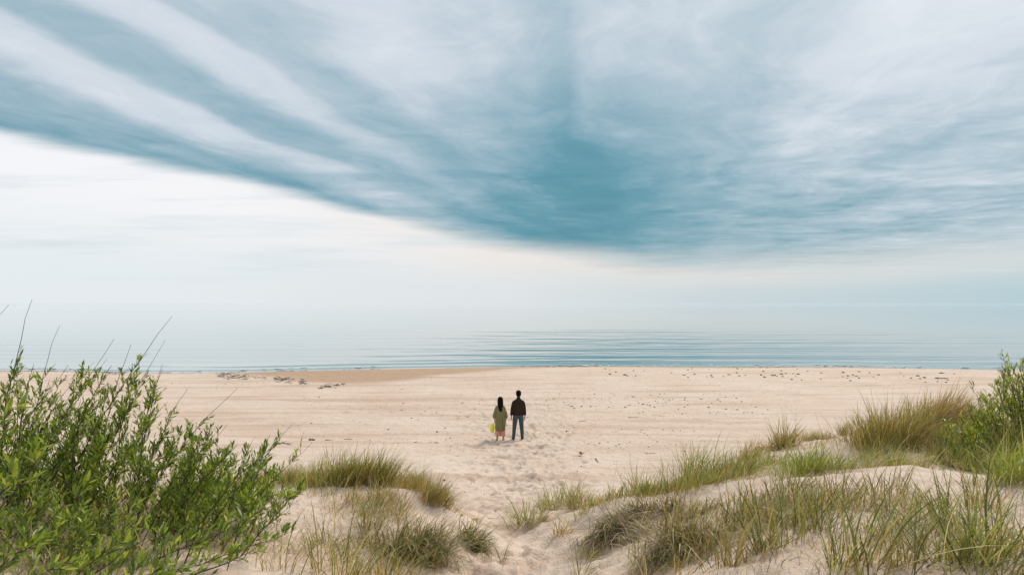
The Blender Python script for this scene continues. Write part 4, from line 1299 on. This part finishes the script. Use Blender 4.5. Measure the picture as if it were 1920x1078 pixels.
def build_woman():
    x, y, z = ground(938, 824); z -= .012
    sc = 82.0 / FPX * y / 1.57
    root = empty('person', (x, y, z)); root.scale = (sc, sc, sc)
    tag(root, 'person with long black hair in an olive coat over salmon trousers', 'person')
    skin = mat_plain('light_skin', (.45, .24, .17), .6, .1)
    dark = mat_plain('long_black_hair', (.007, .006, .006), .75, .4, 80, .1)
    ct = mat_plain('olive_cloth', (.20, .185, .085), .8, .22, 9, .2, .02)
    pk = mat_plain('salmon_cloth', (.66, .31, .235), .85, .15, 20, .15, .012)
    sh = mat_plain('tan_leather', (.42, .20, .14), .6, .15, 30)
    body = head_lofts(1.335, .95, turn=-.5)
    body.append([(0, 0, 1.30, .05, .05), (0, 0, 1.22, .13, .08), (0, 0, 1.0, .12, .085), (0, 0, .8, .14, .095)])
    W = {-1: (-.205, .02, .745), 1: (.200, .03, .735)}
    for e in (-1, 1):
        wx, wy, wz = W[e]
        body.append([(e * .12, 0, 1.23, .04, .04), (e * .215, -.02, 1.0, .036, .038), (e * .222, -.01, .88, .032, .034), (wx, wy, wz, .022, .026)])
        body += hand(e, wx, wy, wz - .01, .9 if e < 0 else .4, .92)
        body.append([(e * .08, 0, .84, .075, .08), (e * .10, .01, .48, .05, .055), (e * .108, -.01, .28, .046, .05), (e * .110, -.01, .08, .030, .036), (e * .110, 0, .05, .034, .045)])
    solid('body', body, skin, root, .0075, 2)
    hr = [[(.01, -.01, 1.575, .03, .035), (.008, -.012, 1.55, .074, .078), (.004, -.016, 1.49, .100, .10), (.0, -.03, 1.42, .106, .088), (-.002, -.055, 1.35, .102, .062), (.0, -.085, 1.26, .092, .044), (.006, -.10, 1.16, .074, .036), (.012, -.112, 1.09, .058, .030), (.018, -.115, 1.04, .040, .02), (.02, -.115, 1.02, .02, .012)],
          [(.055, -.01, 1.46, .04, .06), (.075, -.03, 1.36, .036, .045), (.085, -.06, 1.27, .026, .03), (.105, -.07, 1.21, .010, .012)]]
    solid('hair', hr, dark, root, .009, 3)
    c = [[(0, -.005, 1.315, .062, .062), (0, -.008, 1.28, .085, .085), (0, -.01, 1.24, .115, .09), (0, -.012, 1.17, .148, .108), (0, -.015, 1.02, .165, .124), (0, -.01, .85, .175, .135), (0, -.01, .65, .186, .142), (0, -.008, .45, .188, .145), (0, -.006, .36, .184, .142)]]
    for e in (-1, 1):
        c.append([(e * .09, -.01, 1.235, .045, .06), (e * .138, -.012, 1.14, .060, .07), (e * .180, -.02, 1.0, .064, .07), (e * .205, -.015, .90, .066, .068), (e * .212, -.005, .835, .064, .062), (e * .208, 0, .81, .046, .05)])
    # folds down the back
    for fx, w in ((-.09, .020), (-.02, .018), (.055, .022), (.12, .016)):
        c.append([(fx * .7, -.115, 1.08, .008, .010), (fx, -.142, .80, w, .016), (fx * 1.05, -.146, .55, w * 1.1, .018), (fx * 1.08, -.142, .37, w * 1.1, .016)])
    co = solid('coat', c, ct, root, .010, 2)
    solid('hood', [[(-.07, -.035, 1.285, .022, .03), (0, -.085, 1.265, .03, .042), (.07, -.035, 1.285, .022, .03)]], ct, co, .009, 2)
    t = []
    for e in (-1, 1):
        t.append([(e * .07, 0, .80, .09, .10), (e * .085, 0, .5, .095, .11), (e * .088, -.005, .30, .100, .11), (e * .088, -.005, .165, .094, .105)])
        t.append([(e * .125, -.09, .34, .02, .016), (e * .135, -.095, .17, .022, .018)])
    solid('trousers', t, pk, root, .010, 2)
    for e in (-1, 1):
        solid('shoe', [[(e * .112, -.07, .035, .030, .032), (e * .112, -.02, .045, .036, .042), (e * .116, .06, .034, .040, .032), (e * .12, .14, .024, .034, .020), (e * .12, .165, .02, .02, .014)]], sh, root, .007, 2)
    # the bag in the left hand
    hx, hy, hz_ = W[-1]
    hp = Vector((x + hx * sc, y + hy * sc, z + (hz_ - .11) * sc))
    bag = empty('tote_bag', hp); bag.scale = (sc, sc, sc)
    tag(bag, 'bright yellow dotted bag hanging from the hand beside the olive coat', 'bag')
    m, w = new_mat('yellow_print')
    tc = w.n('ShaderNodeTexCoord')
    vo = w.n('ShaderNodeTexVoronoi'); vo.inputs['Scale'].default_value = 19.0
    w.t.links.new(tc.outputs['Object'], vo.inputs['Vector'])
    f = w.smooth(vo.outputs['Distance'], .22, .16)
    finish(w, principled(w, w.mix(f, (.88, .82, .03, 1), (.12, .10, .02, 1)), .7, .2))
    solid('pouch', [[(-.055, 0, -.04, .034, .022), (-.068, 0, -.09, .066, .034), (-.080, .0, -.19, .084, .044), (-.086, 0, -.28, .080, .04), (-.086, 0, -.335, .050, .026), (-.085, 0, -.36, .018, .014)],
                    [(-.075, 0, -.30, .05, .03), (-.055, 0, -.345, .022, .016)]], m, bag, .008, 2)
    V = []
    for dy in (-.012, .012):
        pts = np.array([(-.078, dy, -.08), (-.05, dy, -.02), (-.012, dy * .6, .0), (-.002, dy * .6, -.005), (-.012, dy, -.03), (-.035, dy, -.09)])
        V.append(tube_np(pts, [.006] * 6, 6))
    VV, FF, _ = joinm([(v, f_, np.ones((len(v), 3))) for v, f_ in V])
    link('handle', mesh_np('handle', VV, FF), m, bag)


build_foam()
build_clumps()
build_scatter()
build_shrubs()
build_stones()
build_seaweed()
build_wood()
build_man()
build_woman()


# ------------------------------------------------------------------ sea haze that swallows the horizon
def build_haze():
    bm = bmesh.new()
    bmesh.ops.create_cube(bm, size=1.0)
    me = bpy.data.meshes.new('haze'); bm.to_mesh(me); bm.free()
    for v in me.vertices:
        v.co.x *= 36000; v.co.y = -200 if v.co.y < 0 else 14500; v.co.z = -9 if v.co.z < 0 else 7.5
    m, w = new_mat('sea_haze')
    pv = w.n('ShaderNodeVolumePrincipled')
    pv.inputs['Color'].default_value = (.90, .93, .95, 1)
    pv.inputs['Density'].default_value = 1.5e-5
    pv.inputs['Anisotropy'].default_value = 0.25
    o = w.n('ShaderNodeOutputMaterial')
    w.t.links.new(pv.outputs[0], o.inputs['Volume'])
    h = link('haze', me, m)
    tag(h, 'thin pale sea haze veiling the horizon', 'haze', kind='stuff')


build_haze()
